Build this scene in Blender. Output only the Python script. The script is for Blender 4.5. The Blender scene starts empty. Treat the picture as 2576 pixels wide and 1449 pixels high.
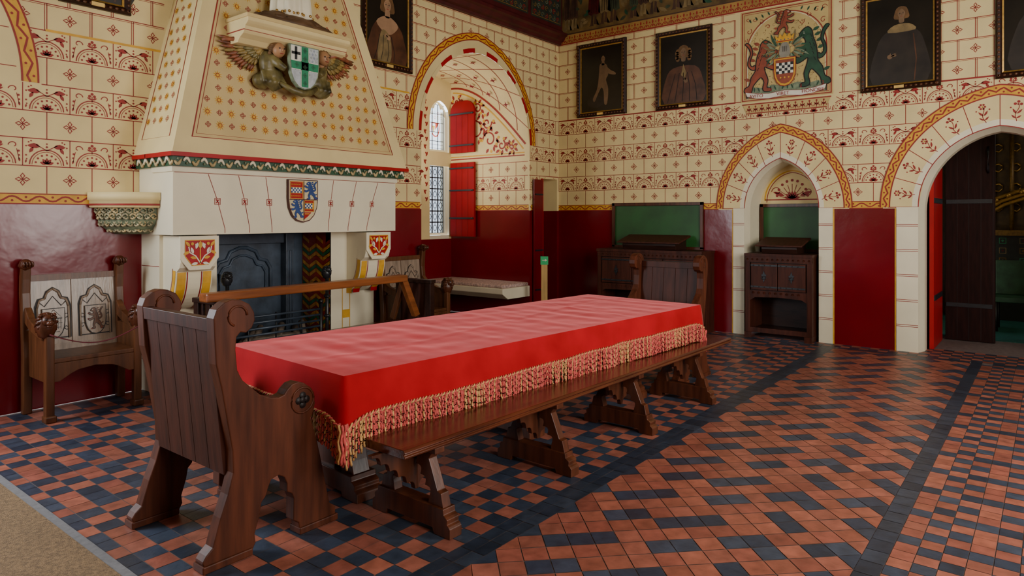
import bpy, bmesh, math, random
from math import sin, cos, pi, sqrt, atan2, radians
from mathutils import Vector, Matrix, noise
random.seed(3)
COL = bpy.context.scene.collection

# ------------------------------------------------------------ materials
def mat(name, col, rough=.5, var=.15, scale=6, bump=0., stretch=(1,1,1), metal=0., sheen=0., spec=.5, bscale=None, bdist=.01):
    m = bpy.data.materials.new(name); m.use_nodes = True
    nt = m.node_tree; N = nt.nodes; L = nt.links
    bs = N['Principled BSDF']
    tc = N.new('ShaderNodeTexCoord'); mp = N.new('ShaderNodeMapping')
    mp.inputs['Scale'].default_value = stretch
    L.new(tc.outputs['Object'], mp.inputs['Vector'])
    nz = N.new('ShaderNodeTexNoise'); nz.inputs['Scale'].default_value = scale; nz.inputs['Detail'].default_value = 5
    L.new(mp.outputs[0], nz.inputs['Vector'])
    rp = N.new('ShaderNodeValToRGB')
    a = [max(0, c*(1-var)) for c in col]; b = [min(1, c*(1+var)) for c in col]
    rp.color_ramp.elements[0].color = (*a, 1); rp.color_ramp.elements[1].color = (*b, 1)
    rp.color_ramp.elements[0].position = .32; rp.color_ramp.elements[1].position = .68
    L.new(nz.outputs['Fac'], rp.inputs[0]); L.new(rp.outputs[0], bs.inputs['Base Color'])
    bs.inputs['Roughness'].default_value = rough; bs.inputs['Metallic'].default_value = metal
    bs.inputs['Specular IOR Level'].default_value = spec
    if sheen:
        bs.inputs['Sheen Weight'].default_value = sheen; bs.inputs['Sheen Roughness'].default_value = .32
        bs.inputs['Sheen Tint'].default_value = (1, .30, .30, 1)
    if bump:
        n2 = N.new('ShaderNodeTexNoise'); n2.inputs['Scale'].default_value = bscale or scale*3; n2.inputs['Detail'].default_value = 4
        L.new(mp.outputs[0], n2.inputs['Vector'])
        bp = N.new('ShaderNodeBump'); bp.inputs['Strength'].default_value = bump; bp.inputs['Distance'].default_value = bdist
        L.new(n2.outputs['Fac'], bp.inputs['Height']); L.new(bp.outputs[0], bs.inputs['Normal'])
    return m

cream = mat('cream_paint', (.70,.555,.265), .6, .08, 2.5)
tan_ = mat('tan_hood_ground', (.57,.42,.18), .6, .08, 3)
creamw = mat('white_stone', (.74,.67,.49), .55, .05, 3)
redw = mat('red_gloss_dado', (.14,.001,.006), .2, .15, 1.5, bump=.25, bscale=3, bdist=.02, spec=.45)
redp = mat('red_paint', (.27,.012,.008), .6, .12, 20)
redb = mat('bright_red_paint', (.36,.004,.008), .45, .1, 5, spec=.3)
redsh = mat('red_shutter_paint', (.27,.002,.005), .55, .1, 5, spec=.15)
gold = mat('yellow_paint', (.62,.32,.015), .55, .15, 12)
goldm = mat('gilding', (.38,.21,.04), .35, .25, 30, metal=.6)
goldd = mat('dim_gilding', (.16,.085,.015), .45, .3, 30, metal=.3)  # gilding with the next room's darkness in its colour; also crest scrollwork
wood = mat('dark_wood_vertical', (.072,.020,.008), .34, .4, 4, bump=.06, stretch=(6,6,.6), spec=.38)
woods = mat('polished_dark_wood_ends', (.072,.019,.008), .46, .4, 4, bump=.05, stretch=(6,6,.6), spec=.16)
woodh = mat('dark_wood_along', (.075,.018,.007), .2, .4, 4, bump=.05, stretch=(.6,7,7), spec=.5)
woodl = mat('oak_wood', (.095,.033,.012), .36, .35, 4, bump=.1, stretch=(6,6,.6), spec=.35)
woodp = mat('oak_with_painted_sheen', (.25,.18,.13), .26, .3, 4, bump=.12, stretch=(6,6,.6))  # paler than the chair frame; reflected light is put into the colour
woodo = mat('oak_orange_lit', (.21,.062,.016), .3, .3, 4, bump=.1, stretch=(.6,7,7))  # rail oak with its orange-lit look mixed into the base colour
woodpost = mat('pale_yellow_wood', (.50,.30,.09), .5, .2, 4, stretch=(6,6,.6))
woodd = mat('very_dark_wood', (.022,.007,.004), .42, .4, 5, bump=.06, stretch=(.8,6,6), spec=.25)
wooddoor = mat('dark_red_brown_door', (.016,.004,.003), .5, .35, 5, bump=.08, stretch=(6,6,.8), spec=.12)
woodb = mat('dark_wood_boards', (.050,.013,.007), .48, .4, 4, bump=.08, stretch=(6,6,.6), spec=.2)
cut = mat('carving_shadow', (.008,.003,.002), .6, .1, 5)
cloth = mat('red_velvet', (.34,.005,.010), .8, .16, 4, bump=.2, sheen=.58, bscale=8, spec=.06)
cordr = mat('red_cord', (.46,.062,.052), .8, .25, 60)
cordg = mat('gold_cord', (.50,.27,.09), .7, .2, 60)
iron = mat('black_iron', (.010,.011,.014), .4, .3, 20, bump=.1)
ironb = mat('cast_iron', (.040,.058,.085), .36, .35, 8, bump=.2)
green = mat('green_baize', (.012,.075,.014), .5, .3, 3)
greenp = mat('green_paint', (.01,.20,.09), .45, .2, 10)
dgreen = mat('dark_green_paint', (.014,.060,.026), .5, .35, 10)
robe_m = mat('olive_gold_robe', (.12,.095,.030), .45, .7, 9, bump=.2)
blue = mat('blue_paint', (.012,.05,.20), .5, .15, 10)
white = mat('white_paint', (.70,.66,.55), .5, .06, 10)
brownr = mat('rock_brown', (.10,.05,.02), .6, .4, 10, bump=.4)
carve = mat('carved_stone', (.46,.35,.17), .6, .35, 14, bump=.3)
carveg = mat('carved_green_grey', (.16,.20,.12), .6, .4, 18, bump=.3)
carves = mat('carved_grey_stone', (.36,.31,.18), .6, .45, 14, bump=.4)
skin = mat('painted_skin', (.34,.17,.075), .5, .1, 10)
skinl = mat('pale_skin_paint', (.32,.18,.095), .5, .15, 10)
skind = mat('dim_skin_paint', (.15,.085,.04), .5, .2, 10)
hair = mat('painted_hair', (.12,.055,.014), .6, .3, 15)
pbg = mat('portrait_background', (.010,.007,.004), .3, .5, 3)
pdress = mat('portrait_brown_dress', (.075,.026,.010), .4, .5, 6)
pdark = mat('portrait_dark_dress', (.018,.012,.008), .4, .5, 6)
sisal = mat('sisal_mat', (.19,.115,.052), .9, .35, 60, bump=.7, bscale=180)
greyb = mat('grey_mat_binding', (.14,.135,.14), .8, .15, 40)
grout = mat('grout', (.13,.095,.085), .8, .2, 20)
ochre = mat('mural_ochre', (.12,.07,.017), .6, .55, 5)
mur1 = mat('mural_brown_robe', (.06,.025,.012), .6, .4, 8)
mur2 = mat('mural_green_robe', (.035,.045,.02), .6, .4, 8)
mur3 = mat('mural_pale', (.18,.12,.045), .6, .4, 8)
dred = mat('dark_red_joinery', (.06,.004,.005), .45, .3, 8)
teal = mat('teal_carpet', (.006,.10,.08), .8, .2, 8)
wing1 = mat('wing_gold_green', (.24,.16,.04), .5, .45, 20, bump=.3)
wing2 = mat('wing_red', (.22,.065,.025), .5, .45, 20, bump=.3)
cush = mat('floral_cushion', (.48,.33,.29), .8, .45, 45)
plate = mat('brass_plate', (.75,.50,.15), .3, .1, 20, metal=.4)
tileg = mat('green_glazed_tile', (.03,.15,.06), .2, .3, 20)
tileo = mat('orange_glazed_tile', (.60,.28,.03), .2, .3, 20)
tiler = mat('red_glazed_tile', (.32,.030,.018), .2, .3, 20)
ash = mat('ash_logs', (.22,.17,.13), .9, .5, 12, bump=.5)
signg = mat('sign_green', (.02,.42,.14), .4, .05, 5)
black = mat('black_paint', (.008,.008,.009), .5, .1, 5)
ceilm = mat('ceiling_boards', (.04,.015,.008), .6, .4, 4, stretch=(.5,6,1))
rope = mat('red_rope', (.12,.01,.02), .7, .1, 30)

def glass_mat(name, t0):
    m = bpy.data.materials.new(name); m.use_nodes = True
    N = m.node_tree.nodes; L = m.node_tree.links
    N.remove(N['Principled BSDF']); o = N['Material Output']
    t = N.new('ShaderNodeBsdfTransparent'); g = N.new('ShaderNodeBsdfGlossy'); mx = N.new('ShaderNodeMixShader')
    t.inputs[0].default_value = (*t0,1); g.inputs['Roughness'].default_value = .1; mx.inputs[0].default_value = .05
    L.new(t.outputs[0], mx.inputs[1]); L.new(g.outputs[0], mx.inputs[2]); L.new(mx.outputs[0], o.inputs[0]); return m
glass = glass_mat('window_glass',(.60,.64,.67)); glassl = glass_mat('dimmed_lower_glass',(.28,.31,.35))  # lower pane tinted darker so the bright sky reads dim and bluish
def tint_mat(name, c):
    m = bpy.data.materials.new(name); m.use_nodes = True
    N = m.node_tree.nodes; L = m.node_tree.links
    N.remove(N['Principled BSDF']); o = N['Material Output']
    t = N.new('ShaderNodeBsdfTransparent'); t.inputs[0].default_value = (*c, 1); L.new(t.outputs[0], o.inputs[0]); return m
tintr = tint_mat('stained_red', (.6,.08,.04)); tinty = tint_mat('stained_yellow', (.8,.45,.08)); tintp = tint_mat('stained_pale', (.45,.42,.45))

def tile_mat():
    m = bpy.data.materials.new('floor_tile'); m.use_nodes = True
    N = m.node_tree.nodes; L = m.node_tree.links; bs = N['Principled BSDF']
    at = N.new('ShaderNodeAttribute'); at.attribute_name = 'Col'
    tc = N.new('ShaderNodeTexCoord'); nz = N.new('ShaderNodeTexNoise'); nz.inputs['Scale'].default_value = 14; nz.inputs['Detail'].default_value = 6
    L.new(tc.outputs['Object'], nz.inputs['Vector'])
    rp = N.new('ShaderNodeValToRGB'); rp.color_ramp.elements[0].color = (.72,.72,.72,1); rp.color_ramp.elements[1].color = (1.25,1.25,1.25,1)
    rp.color_ramp.elements[0].position = .3; rp.color_ramp.elements[1].position = .7
    L.new(nz.outputs['Fac'], rp.inputs[0])
    mx = N.new('ShaderNodeMix'); mx.data_type = 'RGBA'; mx.blend_type = 'MULTIPLY'; mx.inputs[0].default_value = 1
    L.new(at.outputs['Color'], mx.inputs[6]); L.new(rp.outputs[0], mx.inputs[7]); L.new(mx.outputs[2], bs.inputs['Base Color'])
    bs.inputs['Roughness'].default_value = .40; bs.inputs['Specular IOR Level'].default_value = .5
    bp = N.new('ShaderNodeBump'); bp.inputs['Strength'].default_value = .2; bp.inputs['Distance'].default_value = .01
    n2 = N.new('ShaderNodeTexNoise'); n2.inputs['Scale'].default_value = 25; L.new(tc.outputs['Object'], n2.inputs['Vector'])
    L.new(n2.outputs['Fac'], bp.inputs['Height']); L.new(bp.outputs[0], bs.inputs['Normal'])
    return m
tilem = tile_mat()

# ------------------------------------------------------------ mesh builder
class B:
    def __init__(s): s.v=[]; s.f=[]; s.m=[]; s.s=[]; s.mats=[]
    def mi(s, m):
        if m not in s.mats: s.mats.append(m)
        return s.mats.index(m)
    def add(s, vs, fs, m, smooth=False):
        o = len(s.v); s.v += [tuple(v) for v in vs]; k = s.mi(m)
        for f in fs: s.f.append([i+o for i in f]); s.m.append(k); s.s.append(smooth)
    def box(s, x0,x1,y0,y1,z0,z1, m, T=None):
        vs = [(x,y,z) for x in (x0,x1) for y in (y0,y1) for z in (z0,z1)]
        if T: vs = [T @ Vector(v) for v in vs]
        s.add(vs, [(0,1,3,2),(4,6,7,5),(0,4,5,1),(2,3,7,6),(0,2,6,4),(1,5,7,3)], m)
    def prism(s, pts, mp, d0, d1, m, smooth=False, cap=None):
        n = len(pts); vs = [mp(p[0],p[1],d0) for p in pts]+[mp(p[0],p[1],d1) for p in pts]
        c = cap or m
        if c is m and not smooth:
            s.add(vs, [tuple(range(n))[::-1], tuple(range(n,2*n))]+[(i,(i+1)%n,n+(i+1)%n,n+i) for i in range(n)], m)
        else:
            s.add(vs, [tuple(range(n))[::-1], tuple(range(n,2*n))], c)
            s.add(vs, [(i,(i+1)%n,n+(i+1)%n,n+i) for i in range(n)], m, smooth)
    def tube(s, path, rad, m, n=8, smooth=True):
        P = [Vector(p) for p in path]; vs=[]; up = Vector((0,0,1))
        for i,p in enumerate(P):
            t = (P[min(i+1,len(P)-1)]-P[max(i-1,0)]).normalized()
            a = t.cross(up)
            if a.length < .05: a = t.cross(Vector((1,0,0)))
            a.normalize(); b = t.cross(a); r = rad[i] if isinstance(rad,(list,tuple)) else rad
            vs += [p + (a*cos(2*pi*k/n)+b*sin(2*pi*k/n))*r for k in range(n)]
        fs = []
        for i in range(len(P)-1):
            for k in range(n): fs.append((i*n+k, i*n+(k+1)%n, (i+1)*n+(k+1)%n, (i+1)*n+k))
        fs.append(tuple(range(n))[::-1]); fs.append(tuple((len(P)-1)*n+k for k in range(n)))
        s.add(vs, fs, m, smooth)
    def sph(s, c, r, m, seg=12, T=None, fn=None):
        if not isinstance(r,(tuple,list)): r=(r,r,r)
        vs=[]; ri = seg//2
        for i in range(ri+1):
            th = pi*i/ri
            for k in range(seg):
                ph = 2*pi*k/seg; q = Vector((sin(th)*cos(ph), sin(th)*sin(ph), cos(th)))
                f = fn(q) if fn else 1
                q = Vector((q.x*r[0]*f, q.y*r[1]*f, q.z*r[2]*f))
                if T: q = T @ q
                vs.append(q+Vector(c))
        fs=[]
        for i in range(ri):
            for k in range(seg): fs.append((i*seg+k,(i+1)*seg+k,(i+1)*seg+(k+1)%seg,i*seg+(k+1)%seg))
        s.add(vs, fs, m, True)
    def lathe(s, prof, c, m, seg=16, a0=0, a1=2*pi, fn=None):
        full = abs(a1-a0-2*pi)<1e-6; ns = seg if full else seg+1; vs=[]
        for r,z in prof:
            for k in range(ns):
                a = a0+(a1-a0)*k/seg; rr = r*(fn(a,z) if fn else 1)
                vs.append((c[0]+rr*cos(a), c[1]+rr*sin(a), c[2]+z))
        fs=[]
        for i in range(len(prof)-1):
            for k in range(seg):
                k2=(k+1)%ns; fs.append((i*ns+k,i*ns+k2,(i+1)*ns+k2,(i+1)*ns+k))
        s.add(vs, fs, m, True)
    def done(s, name, parent=None, bevel=0, normals=True, loc=None, remesh=0, **props):
        me = bpy.data.meshes.new(name); me.from_pydata(s.v, [], s.f)
        for m in s.mats: me.materials.append(m)
        me.polygons.foreach_set('material_index', s.m); me.polygons.foreach_set('use_smooth', s.s); me.update()
        if normals:
            bm = bmesh.new(); bm.from_mesh(me); bmesh.ops.recalc_face_normals(bm, faces=bm.faces); bm.to_mesh(me); bm.free()
        o = bpy.data.objects.new(name, me); COL.objects.link(o)
        if parent: o.parent = parent
        if loc: o.location = loc
        if remesh:
            r = o.modifiers.new('fuse','REMESH'); r.mode='VOXEL'; r.voxel_size=remesh; r.use_smooth_shade=True
            sm = o.modifiers.new('sm','SMOOTH'); sm.iterations=3; sm.factor=.5
        if bevel:
            b = o.modifiers.new('bev','BEVEL'); b.width=bevel; b.segments=2; b.limit_method='ANGLE'; b.angle_limit=radians(40)
        for k,v in props.items(): o[k]=v
        return o

def thing(name, label, category, loc=(0,0,0), rot=0, group=None):
    o = bpy.data.objects.new(name, None); COL.objects.link(o); o.empty_display_size=.1
    o.location = loc; o.rotation_euler=(0,0,rot); o['label']=label; o['category']=category
    if group: o['group']=group
    return o
def copy_thing(root, loc, rot, label=None):
    n = root.copy(); COL.objects.link(n); n.location=loc; n.rotation_euler=(0,0,rot)
    if label: n['label']=label
    def rec(a, b):
        for ch in list(a.children):
            c = ch.copy(); COL.objects.link(c); c.parent = b; c.location = ch.location; rec(ch, c)
    rec(root, n); return n

def smooth_pts(P, k=3):   # closed Catmull-Rom
    out=[]; n=len(P)
    for i in range(n):
        p0,p1,p2,p3=P[i-1],P[i],P[(i+1)%n],P[(i+2)%n]
        for q in range(k):
            t=q/k
            out.append(tuple(.5*((2*p1[a])+(-p0[a]+p2[a])*t+(2*p0[a]-5*p1[a]+4*p2[a]-p3[a])*t*t+(-p0[a]+3*p1[a]-3*p2[a]+p3[a])*t**3) for a in (0,1)))
    return out
class Ink:   # flat painted shapes on a surface given by mp(u,z,d)
    def __init__(s, b, mp, ok=None): s.b=b; s.mp=mp; s.okf=ok
    def ok(s, pts):
        if not s.okf: return True
        n=len(pts); return s.okf(sum(p[0] for p in pts)/n, sum(p[1] for p in pts)/n)
    def poly(s, pts, m, d=.002):
        if s.ok(pts): s.b.add([s.mp(p[0],p[1],d) for p in pts], [tuple(range(len(pts)))], m)
    def disc(s, u, z, r, m, d=.002, n=9, sx=1, sz=1, a0=0):
        s.poly([(u+r*sx*cos(a0+2*pi*k/n), z+r*sz*sin(a0+2*pi*k/n)) for k in range(n)], m, d)
    def strip(s, pts, w, m, d=.002, closed=False):
        n=len(pts); P=[Vector((p[0],p[1])) for p in pts]; L=[];R=[]
        for i in range(n):
            a = P[i-1] if (closed or i>0) else P[i]; c = P[(i+1)%n] if (closed or i<n-1) else P[i]
            t=(c-a)
            if t.length<1e-9: t=Vector((1,0))
            t.normalize(); nn=Vector((-t.y,t.x))*w/2; L.append(P[i]+nn); R.append(P[i]-nn)
        for i in range(n if closed else n-1):
            j=(i+1)%n; s.poly([L[i],L[j],R[j],R[i]], m, d)
    def line(s, u0,z0,u1,z1,w,m,d=.002): s.strip([(u0,z0),(u1,z1)], w, m, d)
    def arc(s,u,z,r,a0,a1,w,m,d=.002,n=10,sx=1):
        s.strip([(u+r*sx*cos(a0+(a1-a0)*k/n), z+r*sin(a0+(a1-a0)*k/n)) for k in range(n+1)], w, m, d)
    def leaf(s,u,z,a,L,w,m,d=.002,bend=0.):
        ca,sa=cos(a),sin(a); P=[]
        for t,ww in ((0,0),(.25,.8),(.55,1),(.8,.6),(1,0),(.8,-.6),(.55,-1),(.25,-.8)):
            x=t*L; y=ww*w/2+bend*L*t*t; P.append((u+x*ca-y*sa,z+x*sa+y*ca))
        s.poly(P,m,d)
    def spiral(s,u,z,r,a0,turn,w,m,d=.002,n=16):
        s.strip([(u+r*(1-.8*k/n)*cos(a0+turn*k/n), z+r*(1-.8*k/n)*sin(a0+turn*k/n)) for k in range(n+1)], w, m, d)
    def shape(s, pts, u, z, w, h, m, d=.002, flip=False, edge=None):
        Q=[(u+((1-p[0]) if flip else p[0])*w, z+p[1]*h) for p in smooth_pts(pts)]
        s.poly(Q, m, d)
        if edge: s.strip(Q,.012*min(w,h)/.4,edge,d+.0008,closed=True)

LION=[(.30,.98),(.42,1.0),(.52,.93),(.55,.82),(.62,.70),(.66,.55),(.68,.42),(.80,.30),(.86,.15),(.98,.10),(1.0,.02),(.80,.0),(.74,.12),(.62,.22),(.50,.28),(.42,.18),(.46,.06),(.40,.0),(.22,.0),(.24,.06),(.33,.08),(.30,.22),(.38,.38),(.40,.48),(.28,.44),(.12,.40),(.02,.46),(.04,.52),(.16,.50),(.30,.56),(.34,.62),(.20,.64),(.06,.70),(.04,.78),(.12,.78),(.22,.72),(.34,.74),(.30,.82),(.20,.84),(.18,.90)]
TAIL=[(.66,.45),(.78,.46),(.88,.55),(.86,.68),(.80,.78),(.86,.90),(.96,.98),(.88,1.0),(.78,.92),(.73,.78),(.80,.65),(.80,.56),(.74,.52),(.66,.54)]
def beast(I,u,z,w,h,m,d,flip=False,edge=cut):
    I.shape(TAIL,u+(-.02 if flip else .02)*w,z,w,h,m,d,flip,edge); I.shape(LION,u,z,w,h,m,d+.001,flip,edge)
    F=lambda x:(u+(1-x)*w) if flip else u+x*w
    for (x,y) in ((.46,.88),(.50,.80),(.44,.74),(.54,.72),(.48,.66),(.52,.58),(.56,.48)): I.strip([(F(x),z+y*h),(F(x+.03),z+(y-.02)*h),(F(x+.05),z+(y-.06)*h)],.006*w/.4,edge,d+.003)
    for (x,y) in ((.56,.93),(.60,.84),(.65,.74),(.69,.62),(.84,.24)): I.leaf(F(x-.02),z+y*h,(0.4 if not flip else pi-.4),.06*w/.4*1.3,.03*w/.4*1.3,m,d+.0005)
    I.disc(F(.30),z+.91*h,.012*w/.4,white,d+.003,n=6)
    for (x,y) in ((.03,.74),(.03,.49),(.24,.02),(.84,.03)):
        for k in (-1,0,1): I.strip([(F(x),z+(y+k*.015)*h),(F(x-.05),z+(y+k*.03)*h)],.006*w/.4,redp,d+.003)
def shield_pts(u,z,w,h):   # z = top
    r=[(u-w/2,z),(u+w/2,z),(u+w/2,z-h*.45)]
    for t in (.25,.5,.75,1): r.append((u+w/2*cos(t*pi/2)**.9 if t<1 else u, z-h*.45-h*.55*sin(t*pi/2)))
    for t in (.75,.5,.25,0): r.append((u-w/2*cos(t*pi/2)**.9, z-h*.45-h*.55*sin(t*pi/2)))
    return r

def arch_pts(c,a,s,h,n=16):
    R=(a*a+h*h)/(2*a); th=atan2(h,R-a); l=[]
    for i in range(n+1):
        g=pi-i/n*th; l.append((c-a+R+R*cos(g), s+R*sin(g)))
    return l+[(2*c-p[0],p[1]) for p in l[-2::-1]]
def arch_top(u,c,a,s,h):
    R=(a*a+h*h)/(2*a); q=R*R-(abs(u-c)+R-a)**2
    return s+sqrt(max(0,q))

def quatre(I,u,z,r,m):
    for k in range(4):
        a=k*pi/2; p=[(.15,0),(.55,.30),(1,0),(.55,-.30)]
        I.strip([(u+r*(x*cos(a)-y*sin(a)), z+r*(x*sin(a)+y*cos(a))) for x,y in p], r*.19, m, closed=True)
    I.disc(u,z,r*.18,m,n=6)
def fan(I,u,z0,h,m,kind):
    r=h*.57; zb=z0+.008
    I.arc(u,zb,r,0,pi,h*.042,m,n=12); I.arc(u,zb,r*.86,0,pi,h*.020,m,n=12)
    for k in range(7):
        a=pi*(k+.5)/7; I.disc(u+r*.66*cos(a), zb+r*.66*sin(a), h*.042, m, n=6)
    for k in range(5):
        a=pi*(k+.5)/5; I.leaf(u,zb+h*.02,a,h*.25,h*.12,m)
    if kind==0:
        I.line(u,z0+h*.56,u,z0+h*.80,h*.03,m)
        for k in (-1,0,1): I.disc(u+k*h*.09, z0+h*.80+(.09*h if k==0 else 0), h*.06, m, n=7)
        for sx in (-1,1):
            I.leaf(u,z0+h*.66,pi/2-sx*1.15,h*.20,h*.08,m)
            I.spiral(u+sx*h*.50, z0+h*.72, h*.17, pi/2+sx*pi/2, -sx*4.2, h*.036, m, n=10)
            I.disc(u+sx*h*.66,z0+h*.52,h*.045,m,n=6); I.disc(u+sx*h*.68,z0+h*.36,h*.036,m,n=6)
            I.line(u+sx*h*.60,z0+h*.60,u+sx*h*.68,z0+h*.2,h*.025,m)
            I.leaf(u+sx*h*.70,z0+h*.12,pi/2+sx*.2,h*.16,h*.07,m)
    else:
        for sx in (-1,1):
            I.line(u,z0+h*.58,u+sx*h*.36,z0+h*.80,h*.03,m)
            I.leaf(u+sx*h*.22,z0+h*.72,pi/2-sx*1.35,h*.42,h*.20,m,bend=-sx*.15)
            I.leaf(u+sx*h*.45,z0+h*.70,-pi/2+sx*.5,h*.26,h*.12,m)
            for q in range(3): I.disc(u+sx*h*(.52+.08*q),z0+h*(.93-.05*q*q),h*.034,m,n=5)
            I.disc(u+sx*h*.68,z0+h*.38,h*.036,m,n=6); I.disc(u+sx*h*.66,z0+h*.24,h*.028,m,n=6)
            I.leaf(u+sx*h*.70,z0+h*.08,pi/2+sx*.2,h*.14,h*.06,m)
        I.disc(u,z0+h*.72,h*.05,m,n=4); I.disc(u,z0+h*.84,h*.04,m,n=4)
RH=.222; BW=.335; ZB=1.745
def blocks(I,u0,u1,z1,phase=0,maxfan=5):
    k=0; z=ZB
    while z<z1-.02:
        zt=min(z+RH,z1); n=int((u1-u0)/.1)+1
        for i in range(n): I.line(u0+(u1-u0)*i/n, zt, u0+(u1-u0)*(i+1)/n, zt, .0078, redp)
        off=phase+(.5*BW if k%2 else 0); j=math.floor((u0-off)/BW)
        while True:
            c=off+(j+.5)*BW; e=off+(j+1)*BW
            if c>u1+.001: break
            if c>u0+.06 and c<u1-.06 and zt-z>.2:
                if k%2==1 and k<=maxfan: fan(I,c,z+.004,RH-.01,redp,(j%2))
                else: quatre(I,c,z+RH/2,.048,redp)
            if u0<e<u1:
                for q in range(2): I.line(e,z+(zt-z)*q/2,e,z+(zt-z)*(q+1)/2,.0066,redp)
                if k>maxfan: 
                    for q in range(2): I.line(e-.016,z+(zt-z)*q/2,e-.016,z+(zt-z)*(q+1)/2,.005,redp)
            j+=1
        if k>maxfan:
            for i in range(n): I.line(u0+(u1-u0)*i/n, zt-.014, u0+(u1-u0)*(i+1)/n, zt-.014, .004, redp)
        z+=RH; k+=1
def goldband(I,u0,u1,z0=1.655,z1=1.745):
    n=max(1,int((u1-u0)/.09)); du=(u1-u0)/n
    for i in range(n):
        a=u0+i*du
        I.poly([(a,z0),(a+du,z0),(a+du,z1),(a,z1)],gold,.002)
        I.line(a,z0+.005,a+du,z0+.005,.010,redp,.004); I.line(a,z1-.005,a+du,z1-.005,.008,redp,.004)
        m=(z0+z1)/2; w=(z1-z0)*.22; sg=1 if i%2 else -1
        I.strip([(a,m),(a+du*.25,m+sg*w*.8),(a+du*.5,m+sg*w),(a+du*.75,m+sg*w*.8),(a+du,m)],.014,redp,.004)
        I.disc(a+du*.5,m-sg*w*.7,.010,redp,.004,n=6)

def wallface(b, mp, u0,u1,H, ops, dado=1.655, z0=0):
    bp={u0,u1}
    for (a,c,zb,tf) in ops:
        n=1 if tf is None or not callable(tf) else 28
        for i in range(n+1): bp.add(round(a+(c-a)*i/n,5))
    bp=sorted(x for x in bp if u0-1e-6<=x<=u1+1e-6)
    def q(ua,ub,za0,zb0,za1,zb1,m): b.add([mp(ua,za0,0),mp(ub,zb0,0),mp(ub,zb1,0),mp(ua,za1,0)],[(0,1,2,3)],m)
    for ua,ub in zip(bp,bp[1:]):
        mid=(ua+ub)/2; op=None
        for o in ops:
            if o[0]<mid<o[1]: op=o
        if op is None:
            q(ua,ub,z0,z0,dado,dado,redw); q(ua,ub,dado,dado,H,H,cream)
        else:
            a,c,zb,tf=op; t1=tf(ua) if callable(tf) else tf; t2=tf(ub) if callable(tf) else tf
            q(ua,ub,t1,t2,H,H,cream)
            if zb>0: q(ua,ub,z0,z0,zb,zb,redw)

def ring(I, c, ins, outs, z_s, m, d, n=14, joints=None, flowers=False):
    A=arch_pts(c,ins[0],z_s,ins[1],n); O=arch_pts(c,outs[0],z_s,outs[1],n)
    for i in range(len(A)-1):
        mm = m[i//2%2] if isinstance(m,(list,tuple)) else m
        I.poly([A[i],A[i+1],O[i+1],O[i]], mm, d)
    e=d+.0015
    if joints:
        for i in range(0,len(A),joints):
            I.strip([A[i],O[i]],.0075,redp,e)
            if flowers and i+joints<len(A):
                j=i+joints//2; x=(A[j][0]+O[j][0])/2; z=(A[j][1]+O[j][1])/2
                dx,dz=O[j][0]-A[j][0],O[j][1]-A[j][1]; L=sqrt(dx*dx+dz*dz); dx/=L;dz/=L; an=atan2(dz,dx)
                P=[(x+dx*t-dz*.012*sin(t*40),z+dz*t+dx*.012*sin(t*40)) for t in [-.11+.02*q for q in range(10)]]
                I.strip(P,.007,redp,e)
                fx,fz=x+dx*.070,z+dz*.070
                if (i//joints)%2:
                    for k in range(6):
                        a=2*pi*k/6; I.disc(fx+.025*cos(a),fz+.025*sin(a),.012,redp,e,n=6)
                    I.disc(fx,fz,.009,gold,e,n=6)
                else:
                    for k in (-1,0,1): I.disc(fx+.027*cos(an+k*1.5),fz+.027*sin(an+k*1.5),.015,redp,e,n=7)
                    I.disc(fx,fz,.011,redp,e,n=6)
                for k in(-1,1):
                    I.leaf(x-dx*.03,z-dz*.03,an+k*.9,.065,.021,redp,e,bend=-k*.2); I.leaf(x-dx*.08,z-dz*.08,an+k*1.1,.055,.018,redp,e,bend=-k*.2)
                    I.disc(x-dz*k*.060+dx*.03,z+dx*k*.060+dz*.03,.009,redp,e,n=5)
        I.strip(A,.010,redp,e)
def goldring(I,c,ins,outs,zs,d,n=14):
    ring(I,c,ins,outs,zs,gold,d,n)
    A=arch_pts(c,ins[0],zs,ins[1],n*3); O=arch_pts(c,outs[0],zs,outs[1],n*3)
    I.strip(A,.014,redp,d+.0015); I.strip(O,.014,redp,d+.0015)
    W=[]
    for i in range(len(A)):
        t=.5+.20*sin(i*pi/2); W.append((A[i][0]*(1-t)+O[i][0]*t, A[i][1]*(1-t)+O[i][1]*t))
        t2=.5-.22*sin(i*pi/2)
        if i%2: I.disc(A[i][0]*(1-t2)+O[i][0]*t2, A[i][1]*(1-t2)+O[i][1]*t2,.011,redp,d+.0015,n=6)
    I.strip(W,.017,redp,d+.0015)

XB=9.02; YL=6.2; YN=6.45
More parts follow.
